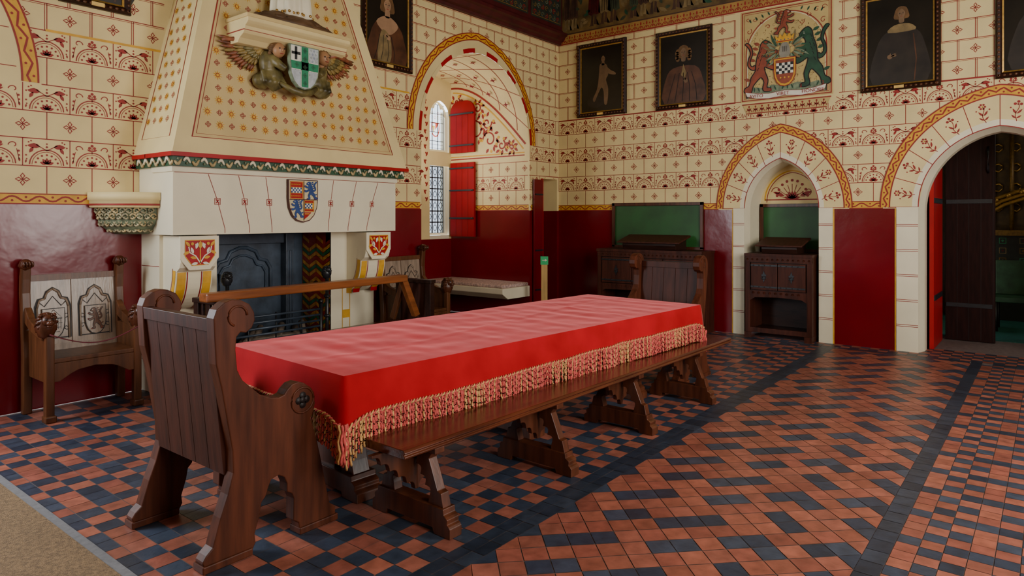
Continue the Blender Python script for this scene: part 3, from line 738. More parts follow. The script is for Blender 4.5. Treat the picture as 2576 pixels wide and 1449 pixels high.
# ------------------------------------------------------------ heraldic wall panel
def arms():
    r=thing('heraldic_wall_painting','painted coat of arms with red lion and green beast','wall painting',(XB-.006,2.69,3.07),-pi/2)
    b=B(); I=Ink(b,lambda u,z,d:(u,-d,z)); w=1.14; bgm=mat('pale_gold_ground',(.50,.37,.14),.6,.12,5)
    redl=mat('red_lion_paint',(.25,.048,.018),.5,.25,10)
    I.poly([(-w/2,0),(w/2,0),(w/2,1.2),(-w/2,1.2)],bgm,.001)
    I.strip([(-w/2+.02,.02),(w/2-.02,.02),(w/2-.02,1.18),(-w/2+.02,1.18)],.018,redp,.003,closed=True)
    I.strip([(-w/2+.045,.045),(w/2-.045,.045),(w/2-.045,1.155),(-w/2+.045,1.155)],.008,redp,.003,closed=True)
    A=[(-.5,.05)]+[(p[0],p[1]) for p in arch_pts(0,.5,.62,.5,12)]+[(.5,.05)]; I.strip(A,.012,redp,.003); I.strip([(p[0]*.96,p[1]-.015) for p in A],.006,white,.003)
    random.seed(21)
    for i in range(11):
        for j in range(11):
            u=-.45+i*.09+(.045 if j%2 else 0); z=.20+j*.085
            if inside(u,z,0,.46,.62,.45) or z<.6 and abs(u)<.46:
                I.spiral(u,z,.026,random.uniform(0,6),5,.0035,goldd,.0018,n=8); I.leaf(u+.02,z+.02,random.uniform(0,6),.03,.009,goldd,.0018)
    for sx in(-1,1):
        for k in range(4): I.spiral(sx*(.47-.085*k),1.09-.015*k*k+.0,.035,k,sx*6,.007,redp,.003,n=12); I.leaf(sx*(.43-.08*k),1.04+.02*k,pi/2-sx*.5,.06,.022,dgreen,.003)
        I.spiral(sx*.46,.93,.04,1,sx*6,.008,redp,.003); I.spiral(sx*.50,.82,.025,1,sx*6,.006,redp,.003,n=10)
    I.poly([(-.5,.13),(-.4,.19),(-.3,.17),(-.15,.20),(0,.16),(.15,.20),(.3,.17),(.4,.19),(.5,.13),(.5,.05),(-.5,.05)],carveg,.003)
    for k in range(14): I.leaf(-.46+k*.07,.12,pi/2+(k%3-1)*.4,.07,.02,dgreen,.0045)
    beast(I,-.52,.12,.44,.66,redl,.006,flip=True); beast(I,.10,.13,.44,.74,dgreen,.006)
    random.seed(4)
    for sx in(-1,1):
        for k in range(17):
            a=pi/2-sx*(.28+k*.15); I.leaf(sx*.03+.09*cos(a),.63+.06*sin(a),a,random.uniform(.10,.20),.032,[dgreen,carveg,mur3][k%3],.0105+.0003*k,bend=sx*random.uniform(-.5,.5))
        I.spiral(sx*.24,.77,.045,0,sx*6,.012,dgreen,.0165); I.spiral(sx*.22,.58,.035,2,-sx*6,.010,dgreen,.0165)
    sp=shield_pts(0,.52,.27,.36); I.poly(sp,gold,.017); I.strip(sp,.010,redp,.019,closed=True)
    I.poly(shield_pts(0,.50,.23,.31),redl,.018)
    for j in range(4):
        for i in range(6):
            x0=-.105+i*.035; z0=.46-j*.035
            I.poly([(x0,z0-.035),(x0+.035,z0-.035),(x0+.035,z0),(x0,z0)],black if (i+j)%2 else white,.020)
    for i in range(3): I.disc(-.05+i*.05,.27,.012,gold,.020,n=5)
    I.poly(smooth_pts([(-.055,.54),(.055,.54),(.065,.62),(.04,.70),(0,.72),(-.04,.70),(-.065,.62)]),mat('helm_grey',(.24,.22,.17),.5,.2,10),.019)
    for k in(-1,0,1): I.line(k*.02,.60,k*.02,.67,.006,cut,.021)
    I.poly([(-.10,.72),(.10,.72),(.12,.82),(.08,.78),(.06,.84),(.03,.79),(0,.85),(-.03,.79),(-.06,.84),(-.08,.78),(-.12,.82)],gold,.021); I.line(-.10,.735,.10,.735,.012,redp,.023)
    for k in(-2,-1,0,1,2): I.disc(k*.045,.755,.008,blue,.023,n=5)
    beast(I,-.13,.83,.25,.30,redl,.022,flip=True)
    rb=[(-.50,.13),(-.36,.10),(-.2,.085),(0,.105),(.2,.085),(.36,.10),(.50,.13),(.48,.07),(.36,.035),(.2,.02),(0,.04),(-.2,.02),(-.36,.035),(-.48,.07)]
    I.poly(rb,white,.026); I.strip(rb,.005,redp,.027,closed=True)
    I.poly([(-w/2+.02,-.02),(w/2-.02,-.02),(w/2-.08,-.16),(-w/2+.08,-.16)],bgm,.001)
    for k in range(12):
        u=-.46+k*.084; I.arc(u,-.13,.033,0,pi,.008,redp,.003,n=6); I.line(u,-.14,u,-.07,.008,redp,.003); I.disc(u,-.06,.013,redp,.003,n=5); I.leaf(u,-.12,pi/2+.6,.05,.016,redp,.003); I.leaf(u,-.12,pi/2-.6,.05,.016,redp,.003)
    I.line(-.5,-.15,.5,-.15,.012,redp,.003); I.line(-.55,-.03,.55,-.03,.014,redp,.003)
    b.done('painted_panel',r,normals=False)
    for t,x in (('AVITO',-.45),('VIRET',-.10),('HONORE',.21)):
        cu=bpy.data.curves.new('motto','FONT'); cu.body=t; cu.size=.062; cu.extrude=.0005
        o=bpy.data.objects.new('tmp',cu); COL.objects.link(o); bpy.context.view_layer.update()
        me=bpy.data.meshes.new_from_object(o.evaluated_get(bpy.context.evaluated_depsgraph_get())); bpy.data.objects.remove(o)
        me.materials.clear(); me.materials.append(redp)
        q=bpy.data.objects.new('motto_lettering',me); COL.objects.link(q); q.parent=r; q.location=(x,-.029,.047); q.rotation_euler=(pi/2,0,0)
arms()

# ------------------------------------------------------------ portraits
def portrait(label,loc,rot,w,h,kind,group='framed portraits'):
    r=thing('portrait_painting',label,'painting',loc,rot,group)
    b=B(); fw=.075
    pr=[(0,0),(0,-.03),(.02,-.055),(.045,-.045),(.06,-.03),(fw,-.025),(fw,0)]
    cs=[(-w/2,0),(w/2,0),(w/2,h),(-w/2,h)]; sg=[(1,1),(-1,1),(-1,-1),(1,-1)]; n=len(pr); vs=[]
    for (cx,cz),(sx,sz) in zip(cs,sg):
        for (i,o) in pr: vs.append((cx+sx*i,o,cz+sz*i))
    for k in range(4):
        k2=(k+1)%4
        for i in range(n-1): b.add([vs[k*n+i],vs[k*n+i+1],vs[k2*n+i+1],vs[k2*n+i]],[(0,1,2,3)],goldm if i>=4 else woodd)
    for k in range(int(h/.05)):
        for sx in(-1,1): b.sph((sx*(w/2-.03),-.052,.03+k*.05),(.014,.008,.018),woodl,6)
    for k in range(int(w/.05)):
        for zz in(.03,h-.03): b.sph((-w/2+.03+k*.05,-.052,zz),(.018,.008,.014),woodl,6)
    b.done('frame',r,label='dark carved frame with thin gilt inner edge')
    b=B(); I=Ink(b,lambda u,z,d:(u,-.012-d,z)); W=w/2-fw; SK=skinl if kind=='woman' else skind
    I.poly([(-W,fw),(W,fw),(W,h-fw),(-W,h-fw)],pbg,0)
    S=smooth_pts
    def face(x,z,s,hr=hair,curl=True):
        if curl: I.poly(S([(x-s*1.15,z-s*.9),(x-s*1.2,z+s*.2),(x-s*.8,z+s*1.2),(x,z+s*1.5),(x+s*.8,z+s*1.2),(x+s*1.2,z+s*.2),(x+s*1.15,z-s*.9)]),hr,.0015)
        I.poly(S([(x-s*.32,z-s*.5),(x+s*.32,z-s*.5),(x+s*.42,z-s*1.6),(x-s*.42,z-s*1.6)]),SK,.002)
        I.poly(S([(x-s*.62,z+s*.3),(x-s*.5,z-s*.45),(x,z-s*.98),(x+s*.5,z-s*.45),(x+s*.62,z+s*.3),(x,z+s*1.0)]),SK,.003)
        for k in(-1,1):
            I.disc(x+k*s*.28,z+s*.12,s*.08,cut,.004,n=6,sx=1.5); I.arc(x+k*s*.28,z+s*.22,s*.16,.4,pi-.4,s*.05,hair,.004,n=4)
        I.strip([(x+s*.04,z+s*.1),(x+s*.10,z-s*.22),(x,z-s*.25)],s*.05,pdress,.004); I.strip([(x-s*.17,z-s*.48),(x,z-s*.44),(x+s*.17,z-s*.48)],s*.08,redp,.004)
    def hand(x,z,a,m):
        I.disc(x,z,.028,m,.0045,n=8)
        for k in range(4): I.leaf(x+.01*cos(a),z+.01*sin(a),a+(k-1.5)*.2,.065,.013,m,.005)
        I.leaf(x,z,a+1.1,.045,.013,m,.005)
    if kind=='woman':
        I.poly(S([(-.29,fw+.01),(.29,fw+.01),(.26,h*.38),(.20,h*.50),(.08,h*.585),(-.08,h*.585),(-.19,h*.50),(-.26,h*.36)]),pdress,.001)
        I.poly(S([(-.17,h*.52),(-.06,h*.60),(.06,h*.60),(.17,h*.52),(.08,h*.42),(0,h*.40),(-.08,h*.43)]),SK,.002)
        I.poly(S([(-.15,fw+.01),(.04,fw+.01),(.06,h*.3),(0,h*.42),(-.10,h*.42)]),mur3,.0025)
        for k in range(4): I.strip([(-.2+k*.1,fw+.02),(-.16+k*.09,h*.2),(-.12+k*.06,h*.38)],.008,cut,.003)
        hand(.02,h*.36,2.6,SK); face(0,h*.73,.085)
    elif kind=='child':
        I.poly(S([(-.02,h*.70),(.09,h*.68),(.12,h*.55),(.08,h*.48),(.12,h*.35),(.10,h*.16),(.05,h*.16),(.04,h*.32),(0,h*.38),(-.06,h*.30),(-.12,h*.20),(-.15,h*.24),(-.08,h*.36),(-.05,h*.50),(-.04,h*.60)]),SK,.002)
        I.poly(S([(.08,h*.66),(.16,h*.60),(.24,h*.56),(.24,h*.53),(.14,h*.55),(.07,h*.60)]),SK,.003)
        face(.03,h*.76,.055,curl=False); I.disc(-.10,h*.2,.16,pdark,.001,n=9,sz=.6)
    elif kind=='curls':
        I.poly(S([(-.29,fw+.01),(.29,fw+.01),(.28,h*.36),(.17,h*.52),(-.15,h*.52),(-.27,h*.38)]),pdress,.001)
        face(.0,h*.70,.072)
        for sx in(-1,1):
            for k in range(5): I.disc(sx*(.085+.01*(k%2)),h*.70-.03*k+.03,.030,hair,.0018,n=8)
        I.poly([(-.035,h*.42),(.0,h*.56),(.045,h*.44),(.02,h*.38)],mur3,.003); hand(.04,h*.34,1.9,SK)
        for k in range(5): I.strip([(-.24+k*.11,fw+.02),(-.18+k*.09,h*.28),(-.12+k*.06,h*.45)],.009,cut,.003)
    else:
        I.poly(S([(-.28,fw+.01),(.28,fw+.01),(.26,h*.42),(.15,h*.60),(-.12,h*.60),(-.25,h*.42)]),pdark,.001)
        face(.02,h*.76,.06); I.poly(S([(-.12,h*.585),(.16,h*.585),(.10,h*.655),(-.05,h*.655)]),mur3,.0025)
        hand(-.10,h*.34,.3,SK); I.strip([(.14,h*.55),(.17,h*.3),(.15,fw+.02)],.012,pdress,.002)
    b.done('canvas',r,normals=False)
    b=B(); b.box(-.05,.05,-.064,-.056,.012,.045,plate); b.done('name_plate',r,label='small brass name plate')
portrait('portrait of a pale child against a dark ground',(XB-.004,5.40,3.10),-pi/2,.86,1.13,'child')
portrait('portrait of a long-haired sitter in brown drapery',(XB-.004,4.07,3.085),-pi/2,.84,1.11,'curls')
portrait('portrait of a sitter in dark clothes with pale collar',(XB-.004,1.40,3.035),-pi/2,.82,1.15,'collar')
portrait('very dark portrait in gilt-edged frame above the doorway',(XB-.004,.07,3.04),-pi/2,.84,1.15,'dark')
portrait('portrait of a woman in brown low-necked dress',(5.42,YL-.004,3.31),0,.78,1.02,'woman')
portrait('dark portrait in gilt-edged frame high on patterned wall',(2.37,YN-.004,3.34),0,.56,.9,'dark')

# ------------------------------------------------------------ FIREPLACE
def fireplace():
    r=thing('fireplace','painted stone fireplace with tall tapering hood and carved cornice','fireplace',(4.0,6.1,0))
    O=(-4.0,-6.1,0)
    z0=2.09; xl=lambda z:2.68+(z-z0)*.240; xr=lambda z:5.30-(z-z0)*.345; yf=lambda z:5.72+(z-z0)*.100
    b=B(); zs=[z0,2.20,5.45]
    vs=[]
    for z in zs: vs+=[(xl(z),YN+.02,z),(xl(z),yf(z),z),(xr(z),yf(z),z),(xr(z),YL+.02,z)]
    fs=[]
    for i in range(2):
        for k in range(3): fs.append((i*4+k,i*4+k+1,(i+1)*4+k+1,(i+1)*4+k))
    b.add(vs,fs,cream); b.add(vs[:4],[(0,1,2,3)],cream)
    I=Ink(b,lambda u,z,d:(u,yf(z)-d,z))
    I.poly([(xl(5.3)+.12,5.3),(xl(2.32)+.12,2.24),(xr(2.32)-.12,2.24),(xr(5.3)-.12,5.3)],tan_,.002)
    for off,m in ((.12,redp),(.150,redp)):
        I.strip([(xl(5.3)+off,5.3),(xl(2.2+off)+off,2.12+off),(xr(2.2+off)-off,2.12+off),(xr(5.3)-off,5.3)],.013 if off<.13 else .006,m,.004)
    def sun(I,x,z,r):
        for k in range(10):
            a=k*pi/5+.31; I.poly([(x+r*.42*cos(a-.30),z+r*.42*sin(a-.30)),(x+r*cos(a),z+r*sin(a)),(x+r*.42*cos(a+.30),z+r*.42*sin(a+.30))],gold,.005)
        I.disc(x,z,r*.42,gold,.006,n=10); I.strip([(x+r*.36*cos(k*pi/5),z+r*.36*sin(k*pi/5)) for k in range(10)],.005,redp,.007,closed=True)
    def qd(I,x,z,r):
        for k in range(4): I.strip([(x+r*.62*cos(k*pi/2)+r*.34*cos(q*1.05),z+r*.62*sin(k*pi/2)+r*.34*sin(q*1.05)) for q in range(6)],r*.22,redp,.005,closed=True)
    row=0; z=2.36
    while z<5.0:
        n=row%2; x=3.99-.11*22
        while x<5.3:
            if xl(z)+.20<x<xr(z)-.20:
                if n%2==0: sun(I,x,z,.046)
                else: qd(I,x,z,.026)
            x+=.11; n+=1
        z+=.112; row+=1
    I=Ink(b,lambda u,z,d:(xl(z)-d,u,z))
    I.strip([(yf(5.2)+.08,5.2),(yf(2.3)+.10,2.24),(6.36,2.24),(6.38,5.2)],.010,redp,.003)
    row=0;z=2.4
    while z<5:
        x=5.96+(.06 if row%2 else 0); n=0
        while x<6.33:
            if x>yf(z)+.15:
                if (n+row)%2: sun(I,x,z,.042)
                else: qd(I,x,z,.026)
            x+=.12;n+=1
        z+=.105;row+=1
    b.done('hood',r,normals=False,loc=O)
    b=B()
    b.box(2.665,5.315,5.705,6.19,2.065,2.10,redb); b.box(2.665,4.0,6.18,YN-.004,2.065,2.10,redb)
    b.box(2.70,5.28,5.745,6.19,1.985,2.068,dgreen); b.box(2.70,3.9,6.18,YN-.004,1.985,2.068,dgreen)
    n=34
    for i in range(n):
        x=2.70+2.58*(i+.5)/n; up=i%2
        b.tube([(x-.03+.010*q,5.738-.004*sin(q),2.027+(.028 if up else -.028)*sin(q*.62)) for q in range(7)],[.009,.012,.014,.014,.013,.011,.007],[carve,creamw][up],6)
        b.sph((x,5.738,2.027-(.018 if up else -.018)),(.012,.010,.012),carveg,6)
    for i in range(10):
        y=5.77+.66*i/10; up=i%2
        b.tube([(2.692,y-.03+.010*q,2.027+(.028 if up else -.028)*sin(q*.62)) for q in range(7)],[.009,.012,.014,.014,.013,.011,.007],[carve,creamw][up],6)
    b.done('cornice',r,loc=O,label='carved green and cream leaf cornice')
    b=B(); b.box(2.73,5.21,5.81,YN-.004,1.40,1.99,creamw); b.box(2.715,5.225,5.795,6.18,1.94,1.985,creamw)
    I=Ink(b,lambda u,z,d:(u,5.81-d,z))
    for (x,lean) in ((3.12,-.07),(3.38,-.05),(3.63,-.03),(4.33,.03),(4.60,.05),(4.87,.07)):
        I.strip([(x+lean*1.2,1.93),(x,1.70),(x-lean,1.45),(x-lean,1.41)],.005,redp,.003)
        I.strip([(x-.025,1.665),(x+.025,1.665),(x+.025,1.72),(x-.025,1.72)],.007,redp,.004,closed=True)
        I.line(x-.015,1.675,x+.015,1.71,.008,redb,.004); I.line(x-.015,1.71,x+.015,1.675,.008,redb,.004)
    I.line(2.74,1.935,5.20,1.935,.004,redp,.003)
    b.done('lintel',r,loc=O,normals=False,label='white painted stone lintel with fine red joint lines')
    b=B(); mpS=lambda u,z,d:(3.985+u,5.808-d,1.92+z)
    sp=shield_pts(0,0,.34,.42); b.prism(sp,mpS,0,.03,dred); I=Ink(b,mpS)
    I.poly(shield_pts(0,-.008,.322,.402),mat('shield_cream',(.60,.50,.28),.5,.1,10),.031)
    def chequer(u0,u1,zt,zb_):
        I.poly([(u0,zt),(u1,zt),(u1,zb_),(u0,zb_)],redb,.0325); I.strip([(u0+.006,zt-.006),(u1-.006,zt-.006),(u1-.006,zb_+.006),(u0+.006,zb_+.006)],.007,gold,.034,closed=True)
        for zz in (zt-.030,zb_+.030):
            n=int((u1-u0-.02)/.022)
            for i in range(n): I.strip([(u0+.020+i*.022+.007*cos(q*1.57),zz+.007*sin(q*1.57)) for q in range(4)],.004,gold,.036,closed=True)
        zm=(zt+zb_)/2
        I.line(u0+.01,zm,u1-.01,zm,.062,gold,.0345)
        nn=int((u1-u0-.02)/.017)
        for i in range(nn):
            for j in range(3):
                x0=u0+.010+i*.017; z1=zm-.0255+j*.017; I.poly([(x0,z1),(x0+.017,z1),(x0+.017,z1+.017),(x0,z1+.017)],white if (i+j)%2 else blue,.036)
    chequer(-.152,-.004,-.018,-.190); chequer(.004,.122,-.200,-.315)
    I.poly([(.004,-.320),(.090,-.320),(.050,-.360),(.004,-.392)],redb,.033); I.line(.012,-.335,.065,-.335,.010,gold,.035)
    beast(I,.006,-.190,.150,.172,blue,.035,edge=blue); beast(I,-.142,-.372,.138,.175,blue,.035,edge=blue)
    I.line(0,-.012,0,-.40,.006,dred,.042); I.line(-.158,-.195,.158,-.195,.006,dred,.042)
    b.done('shield',r,loc=O,normals=False,label='painted quartered heraldic shield with blue lions')
    for (x0,x1,w0,w1) in ((2.75,3.27,2.78,3.10),(4.55,5.14,4.76,5.10)):
        b=B(); b.box(x0,x1,6.10,6.45 if x0<3 else 6.19,0.001,1.40,creamw)
        I=Ink(b,lambda u,z,d:(u,6.10-d,z)); u=x0+(.20 if x0>4 else .36)
        for s_ in(-.05,.05): I.line(u+s_,.02,u+s_,.80,.008,gold,.003)
        for zz in (.12,.45): I.poly([(u-.045,zz),(u+.045,zz),(u+.045,zz+.09),(u-.045,zz+.09)],gold,.005); quatre(I,u,zz+.045,.040,redb)
        I2=Ink(b,lambda u,z,d:(x0-d,u,z))
        for k in range(1,5): I2.line(6.1,k*.28,6.44,k*.28,.005,redp,.003)
        b.done('jamb',r,loc=O,normals=False)
        b=B()
        P=[(5.78,1.39),(5.78,1.17),(5.80,1.12),(5.85,1.085)]
        cv=[(5.86+.235*(1-cos(t*pi/20)),1.08-.34*sin(t*pi/20)) for t in range(11)]
        P=P+cv+[(6.11,.70),(6.11,1.39)]
        b.prism(P,lambda y,z,x:(x,y,z),w0,w1,creamw)
        Q=[(y-.003,z-.003) for y,z in cv]
        for i in range(len(Q)-1):
            for (e0,e1,m_) in ((w0+.010,w0+.085,gold),(w1-.085,w1-.010,gold),(w0+.092,w0+.102,redp),(w1-.102,w1-.092,redp)):
                b.add([(e0,*Q[i]),(e1,*Q[i]),(e1,*Q[i+1]),(e0,*Q[i+1])],[(0,1,2,3)],m_)
        for (i0,uu) in ((7,w0+.047),(7,w1-.047)):
            y_,z_=Q[i0]; b.add([(uu-.045,y_-.004,z_+.05),(uu+.045,y_-.004,z_+.05),(uu+.045,y_+.012,z_-.045),(uu-.045,y_+.012,z_-.045)],[(0,1,2,3)],redb)
        I3=Ink(b,lambda u,z,d:(w0-d,u,z)); I3.strip([(y+.030,z+.014) for y,z in cv],.045,gold,.003); I3.strip([(y+.060,z+.030) for y,z in cv],.006,redp,.003)
        I3.poly([(6.01,.72),(6.10,.72),(6.10,.82),(6.01,.82)],gold,.004); quatre(I3,6.055,.77,.038,redb)
        cx=(w0+w1)/2; oc=[(-.17,.29),(.17,.29),(.17,.10),(.09,.0),(-.09,.0),(-.17,.10)]
        mpo=lambda u,z,d:(cx+u,5.78-d,1.10+z); b.prism(oc,mpo,0,.015,creamw)
        I=Ink(b,mpo); pl=[(-.13,.255),(.13,.255),(.13,.12),(.07,.04),(-.07,.04),(-.13,.12)]; I.poly(pl,redb,.017); I.strip(pl,.008,gold,.018,closed=True)
        I.line(0,.05,0,.20,.010,gold,.020)
        for sx in(-1,1):
            I.strip([(0,.06),(sx*.04,.12),(sx*.09,.15),(sx*.10,.20)],.010,white,.020)
            for q,(px_,pz_,aa) in enumerate(((.03,.10,.2),(.06,.14,1.2),(.09,.16,-.4),(.04,.18,1.9),(.09,.20,.9),(.02,.06,-.2))): I.leaf(sx*px_,pz_,pi/2-sx*(pi/2-aa),.06,.026,[gold,white][q%2],.022)
            I.disc(sx*.07,.225,.014,gold,.023,n=7); I.disc(sx*.035,.215,.012,white,.023,n=6)
        I.leaf(0,.18,pi/2,.07,.035,gold,.023)
        b.done('bracket',r,loc=O,normals=False,label='white bracket with red and gold painted floral face')
    b=B()
    b.add([(4.55,6.1,0),(4.55,6.62,0),(4.55,6.62,1.4),(4.55,6.1,1.4)],[(0,1,2,3)],tiler)
    b.add([(3.27,6.1,0),(3.27,6.62,0),(3.27,6.62,1.4),(3.27,6.1,1.4)],[(0,1,2,3)],tiler)
    b.add([(3.27,6.62,0),(4.55,6.62,0),(4.55,6.62,1.4),(3.27,6.62,1.4)],[(0,1,2,3)],ironb)
    b.add([(3.27,6.1,1.4),(4.55,6.1,1.4),(4.55,6.62,1.4),(3.27,6.62,1.4)],[(0,1,2,3)],ironb)
    I=Ink(b,lambda u,z,d:(4.55-d,u,z)); J=Ink(b,lambda u,z,d:(3.27+d,u,z))
    for K in(I,J):
        for c in range(4):
            for k in range(30):
                a=6.11+c*.125; z=.02+k*.046; m=[tileg,tileo,tiler,tileo][k%4]
                up=.06 if c%2 else -.06; z1=z+max(0,-up); 
                if z1+.1<1.4: K.poly([(a+.004,z1),(a+.121,z1+up),(a+.121,z1+up+.038),(a+.004,z1+.038)],m,.003)
    b.done('firebox',r,loc=O,normals=False,label='firebox lined with green and orange herringbone tiles')
    b=B()
    b.box(3.28,4.30,6.50,6.56,.02,1.38,ironb)
    b.box(3.28,3.36,6.44,6.5,.02,1.38,ironb); b.box(4.20,4.30,6.40,6.5,.02,1.38,ironb); b.box(3.28,4.3,6.44,6.5,1.28,1.38,ironb)
    for k in range(3): b.box(4.21+k*.03,4.225+k*.03,6.39,6.41,.4,1.2,ironb)
    T=[(3.45,.8),(3.45,1.02),(3.50,1.10),(3.58,1.12),(3.62,1.20),(3.72,1.24),(3.80,1.24),(3.90,1.20),(3.94,1.12),(4.02,1.10),(4.07,1.02),(4.07,.8)]
    b.tube([(p[0],6.49,p[1]) for p in T],.02,ironb,6); b.tube([(3.76+(p[0]-3.76)*.82,6.49,.8+(p[1]-.8)*.82) for p in T],.013,ironb,6)
    b.box(3.40,4.12,6.44,6.5,.74,.80,ironb)
    b.done('iron_fireback',r,loc=O,bevel=.004,label='cast iron fireback with trefoil arch moulding')
    b=B()
    for k in range(7): b.tube([(3.42,6.10,.22+k*.06),(4.42,6.10,.22+k*.06)],.012,ironb,6)
    for x in (3.42,4.42): b.tube([(x,6.10,.0015),(x,6.10,.64)],.020,iron,8); b.sph((x,6.10,.66),.03,iron,8)
    for x in (3.6,3.9,4.2): b.tube([(x,6.12,.2),(x,6.12,.60)],.008,iron,6)
    b.box(3.42,4.42,6.14,6.42,.20,.23,iron); b.box(3.40,4.45,6.11,6.42,.002,.03,iron)
    b.done('grate',r,loc=O)
    b=B()
    for k in range(9): b.tube([(3.5+.1*k,6.18+.02*(k%3),.27+.03*(k%2)),(3.72+.08*k,6.36,.33+.05*(k%3))],.035,ash,7)
    b.sph((3.95,6.28,.28),(.42,.12,.08),ash,14); b.done('ashes_and_logs',r,loc=O,kind='stuff')
    b=B(); b.box(2.95,4.9,5.75,6.10,.001,.05,ironb); b.done('hearth',r,loc=O,bevel=.006)
    return r
fireplace()

def fuse_angel():
    r=thing('statue_corbel','moulded stone ledge carried by two winged angels with a shield','corbel',(3.76,5.86,2.6))
    O=(-3.76,-5.86,-2.6); U=(-3.72,-5.86,-2.50)
    b=B(); pr=[(5.48,3.33),(5.48,3.27),(5.50,3.25),(5.53,3.23),(5.545,3.19),(5.56,3.17),(5.62,3.14),(5.66,3.10),(5.86,3.10),(5.86,3.33)]
    b.prism(pr,lambda y,z,x:(x,y,z),3.22,4.32,cream); b.prism([(5.475,3.30),(5.475,3.335),(5.86,3.335),(5.86,3.30)],lambda y,z,x:(x,y,z),3.21,4.33,tan_); b.box(3.215,4.325,5.54,5.86,3.195,3.205,redp)
    b.done('ledge',r,loc=O,bevel=.005)
    for sx in(-1,1):
        cx=3.77-.225 if sx<0 else 3.77+.265
        b=B()
        b.sph((cx+sx*.04,5.70,2.88),(.08,.08,.12),robe_m,12); b.sph((cx+sx*.0,5.70,2.76),(.12,.08,.10),robe_m,12); b.sph((cx+sx*.09,5.72,2.71),(.09,.07,.08),robe_m,12)
        b.tube([(cx+sx*.03,5.66,2.93),(cx-sx*.01,5.59,2.86),(cx-sx*.06,5.56,2.82)],[.045,.04,.03],robe_m,8)
        for q in range(5): b.tube([(cx+sx*(.12-.05*q),5.66,2.80-.01*q),(cx+sx*(.11-.05*q),5.63,2.70),(cx-sx*(.0+.02*q),5.66,2.62+.01*q)],[.02,.028,.016],robe_m,7)
        b.done('angel_robe',r,loc=U,remesh=.010,label='olive and gold draped angel robe')
        b=B(); hx=cx-sx*.012; hy=0 if sx<0 else -.04; b.sph((hx,5.60+hy,2.99),(.060,.060,.074),skin,16,fn=lambda q:1-.10*max(0,-q.z))
        b.sph((hx,5.538+hy,2.985),(.011,.015,.018),skin,6)
        b.tube([(hx,5.62+hy,2.95),(hx+sx*.02,5.66,2.90)],.03,skin,8)
        for e in(-1,1): b.sph((hx+e*.023,5.546+hy,3.000),.008,cut,6)
        b.box(hx-.015,hx+.015,5.542+hy,5.548+hy,2.952,2.957,redp)
        b.done('angel_head',r,loc=U,label='painted angel head')
        b=B(); b.sph((hx+sx*.008,5.635+hy,3.02),(.074,.066,.066),hair,18,fn=lambda q:1+.12*sin(q.x*14)*sin(q.z*13))
        for q in range(8): b.sph((hx+sx*.066,5.60+hy+.010*q,3.03-.017*q),(.020,.018,.018),hair,7); b.sph((hx-sx*.060,5.61+hy+.008*q,3.03-.012*q),(.018,.016,.016),hair,7)
        b.done('angel_hair',r,loc=U,label='curled golden brown hair')
        b=B()
        ox,oz=cx+sx*.06,3.02; sc=1 if sx<0 else .88
        for layer,(cnt,Lr,ym,yo) in enumerate(((12,(.42,.26),wing2,0),(11,(.31,.20),wing1,-.02),(9,(.22,.14),robe_m,-.038),(7,(.13,.10),wing1,-.054))):
            for k in range(cnt):
                t=k/(cnt-1); ang=.10-1.25*t; L=(Lr[0]+(Lr[1]-Lr[0])*t)*sc
                dx=sx*cos(ang); dz=sin(ang)*.9
                T=Matrix.Rotation(-atan2(dz,dx),3,'Y')
                b.sph((ox+dx*L*.55,5.77+yo+.01*(k%2)-(.10 if sx>0 else 0),oz+dz*L*.55),(L*.5,.012,.022),[ym,wing1 if layer==0 and k%3==0 else ym][k%2],8,T=T)
        dy=-.08 if sx>0 else 0
        b.tube([(ox,5.72+dy,oz),(ox+sx*.12*sc,5.70+dy,oz+.045),(ox+sx*.26*sc,5.71+dy,oz+.03),(ox+sx*.40*sc,5.74+dy,oz+.0)],[.035,.03,.024,.012],wing2,8)
        b.done('wing',r,loc=U,label='feathered wing painted green, gold and red')
    b=B(); mp=lambda u,z,d:(3.78+u,5.52-d,3.06+z)
    b.prism(shield_pts(0,0,.32,.41),mp,-.04,.0,carveg); I=Ink(b,mp)
    I.poly(shield_pts(0,-.010,.300,.390),mat('shield_pale_blue',(.42,.45,.47),.5,.2,20),.002)
    for i in range(9):
        for j in range(10):
            u=-.135+i*.034+(.017 if j%2 else 0); z=-.03-j*.033
            if abs(u)<.14*(1 if z>-.18 else max(.1,1-(-.18-z)/.2)): I.strip([(u+.008*cos(q*1.57),z+.008*sin(q*1.57)) for q in range(4)],.003,blue if (i+j)%2 else carveg,.004,closed=True)
    I.poly([(-.148,-.014),(-.046,-.014),(-.046,-.146),(-.148,-.146)],white,.0045)
    I.poly([(-.044,-.012),(.044,-.012),(.044,-.386),(-.044,-.386)],white,.005); I.poly([(-.150,-.147),(.150,-.147),(.143,-.232),(-.143,-.232)],white,.005)
    I.poly([(-.038,-.012),(.038,-.012),(.038,-.386),(-.038,-.386)],greenp,.0065); I.poly([(-.150,-.153),(.150,-.153),(.144,-.226),(-.144,-.226)],greenp,.0065)
    I6=Ink(b,lambda u,z,d:mp(u,z,d+.006))
    for k in range(5): quatre(I6,0,-.045-k*.077,.024,dgreen)
    for k in(-1,1): quatre(I6,k*.09,-.187,.024,dgreen)
    I.line(-.097,-.020,-.097,-.140,.026,black,.007); I.line(-.144,-.080,-.050,-.080,.026,black,.007)
    b.done('shield',r,loc=U,normals=False,label='shield with broad green cross edged in white')
    b=B(); b.tube([(3.58,5.62,2.70),(3.68,5.57,2.64),(3.78,5.56,2.62),(3.88,5.57,2.64),(3.98,5.62,2.70)],[.02,.03,.035,.03,.02],robe_m,8); b.done('drapery',r,loc=U)
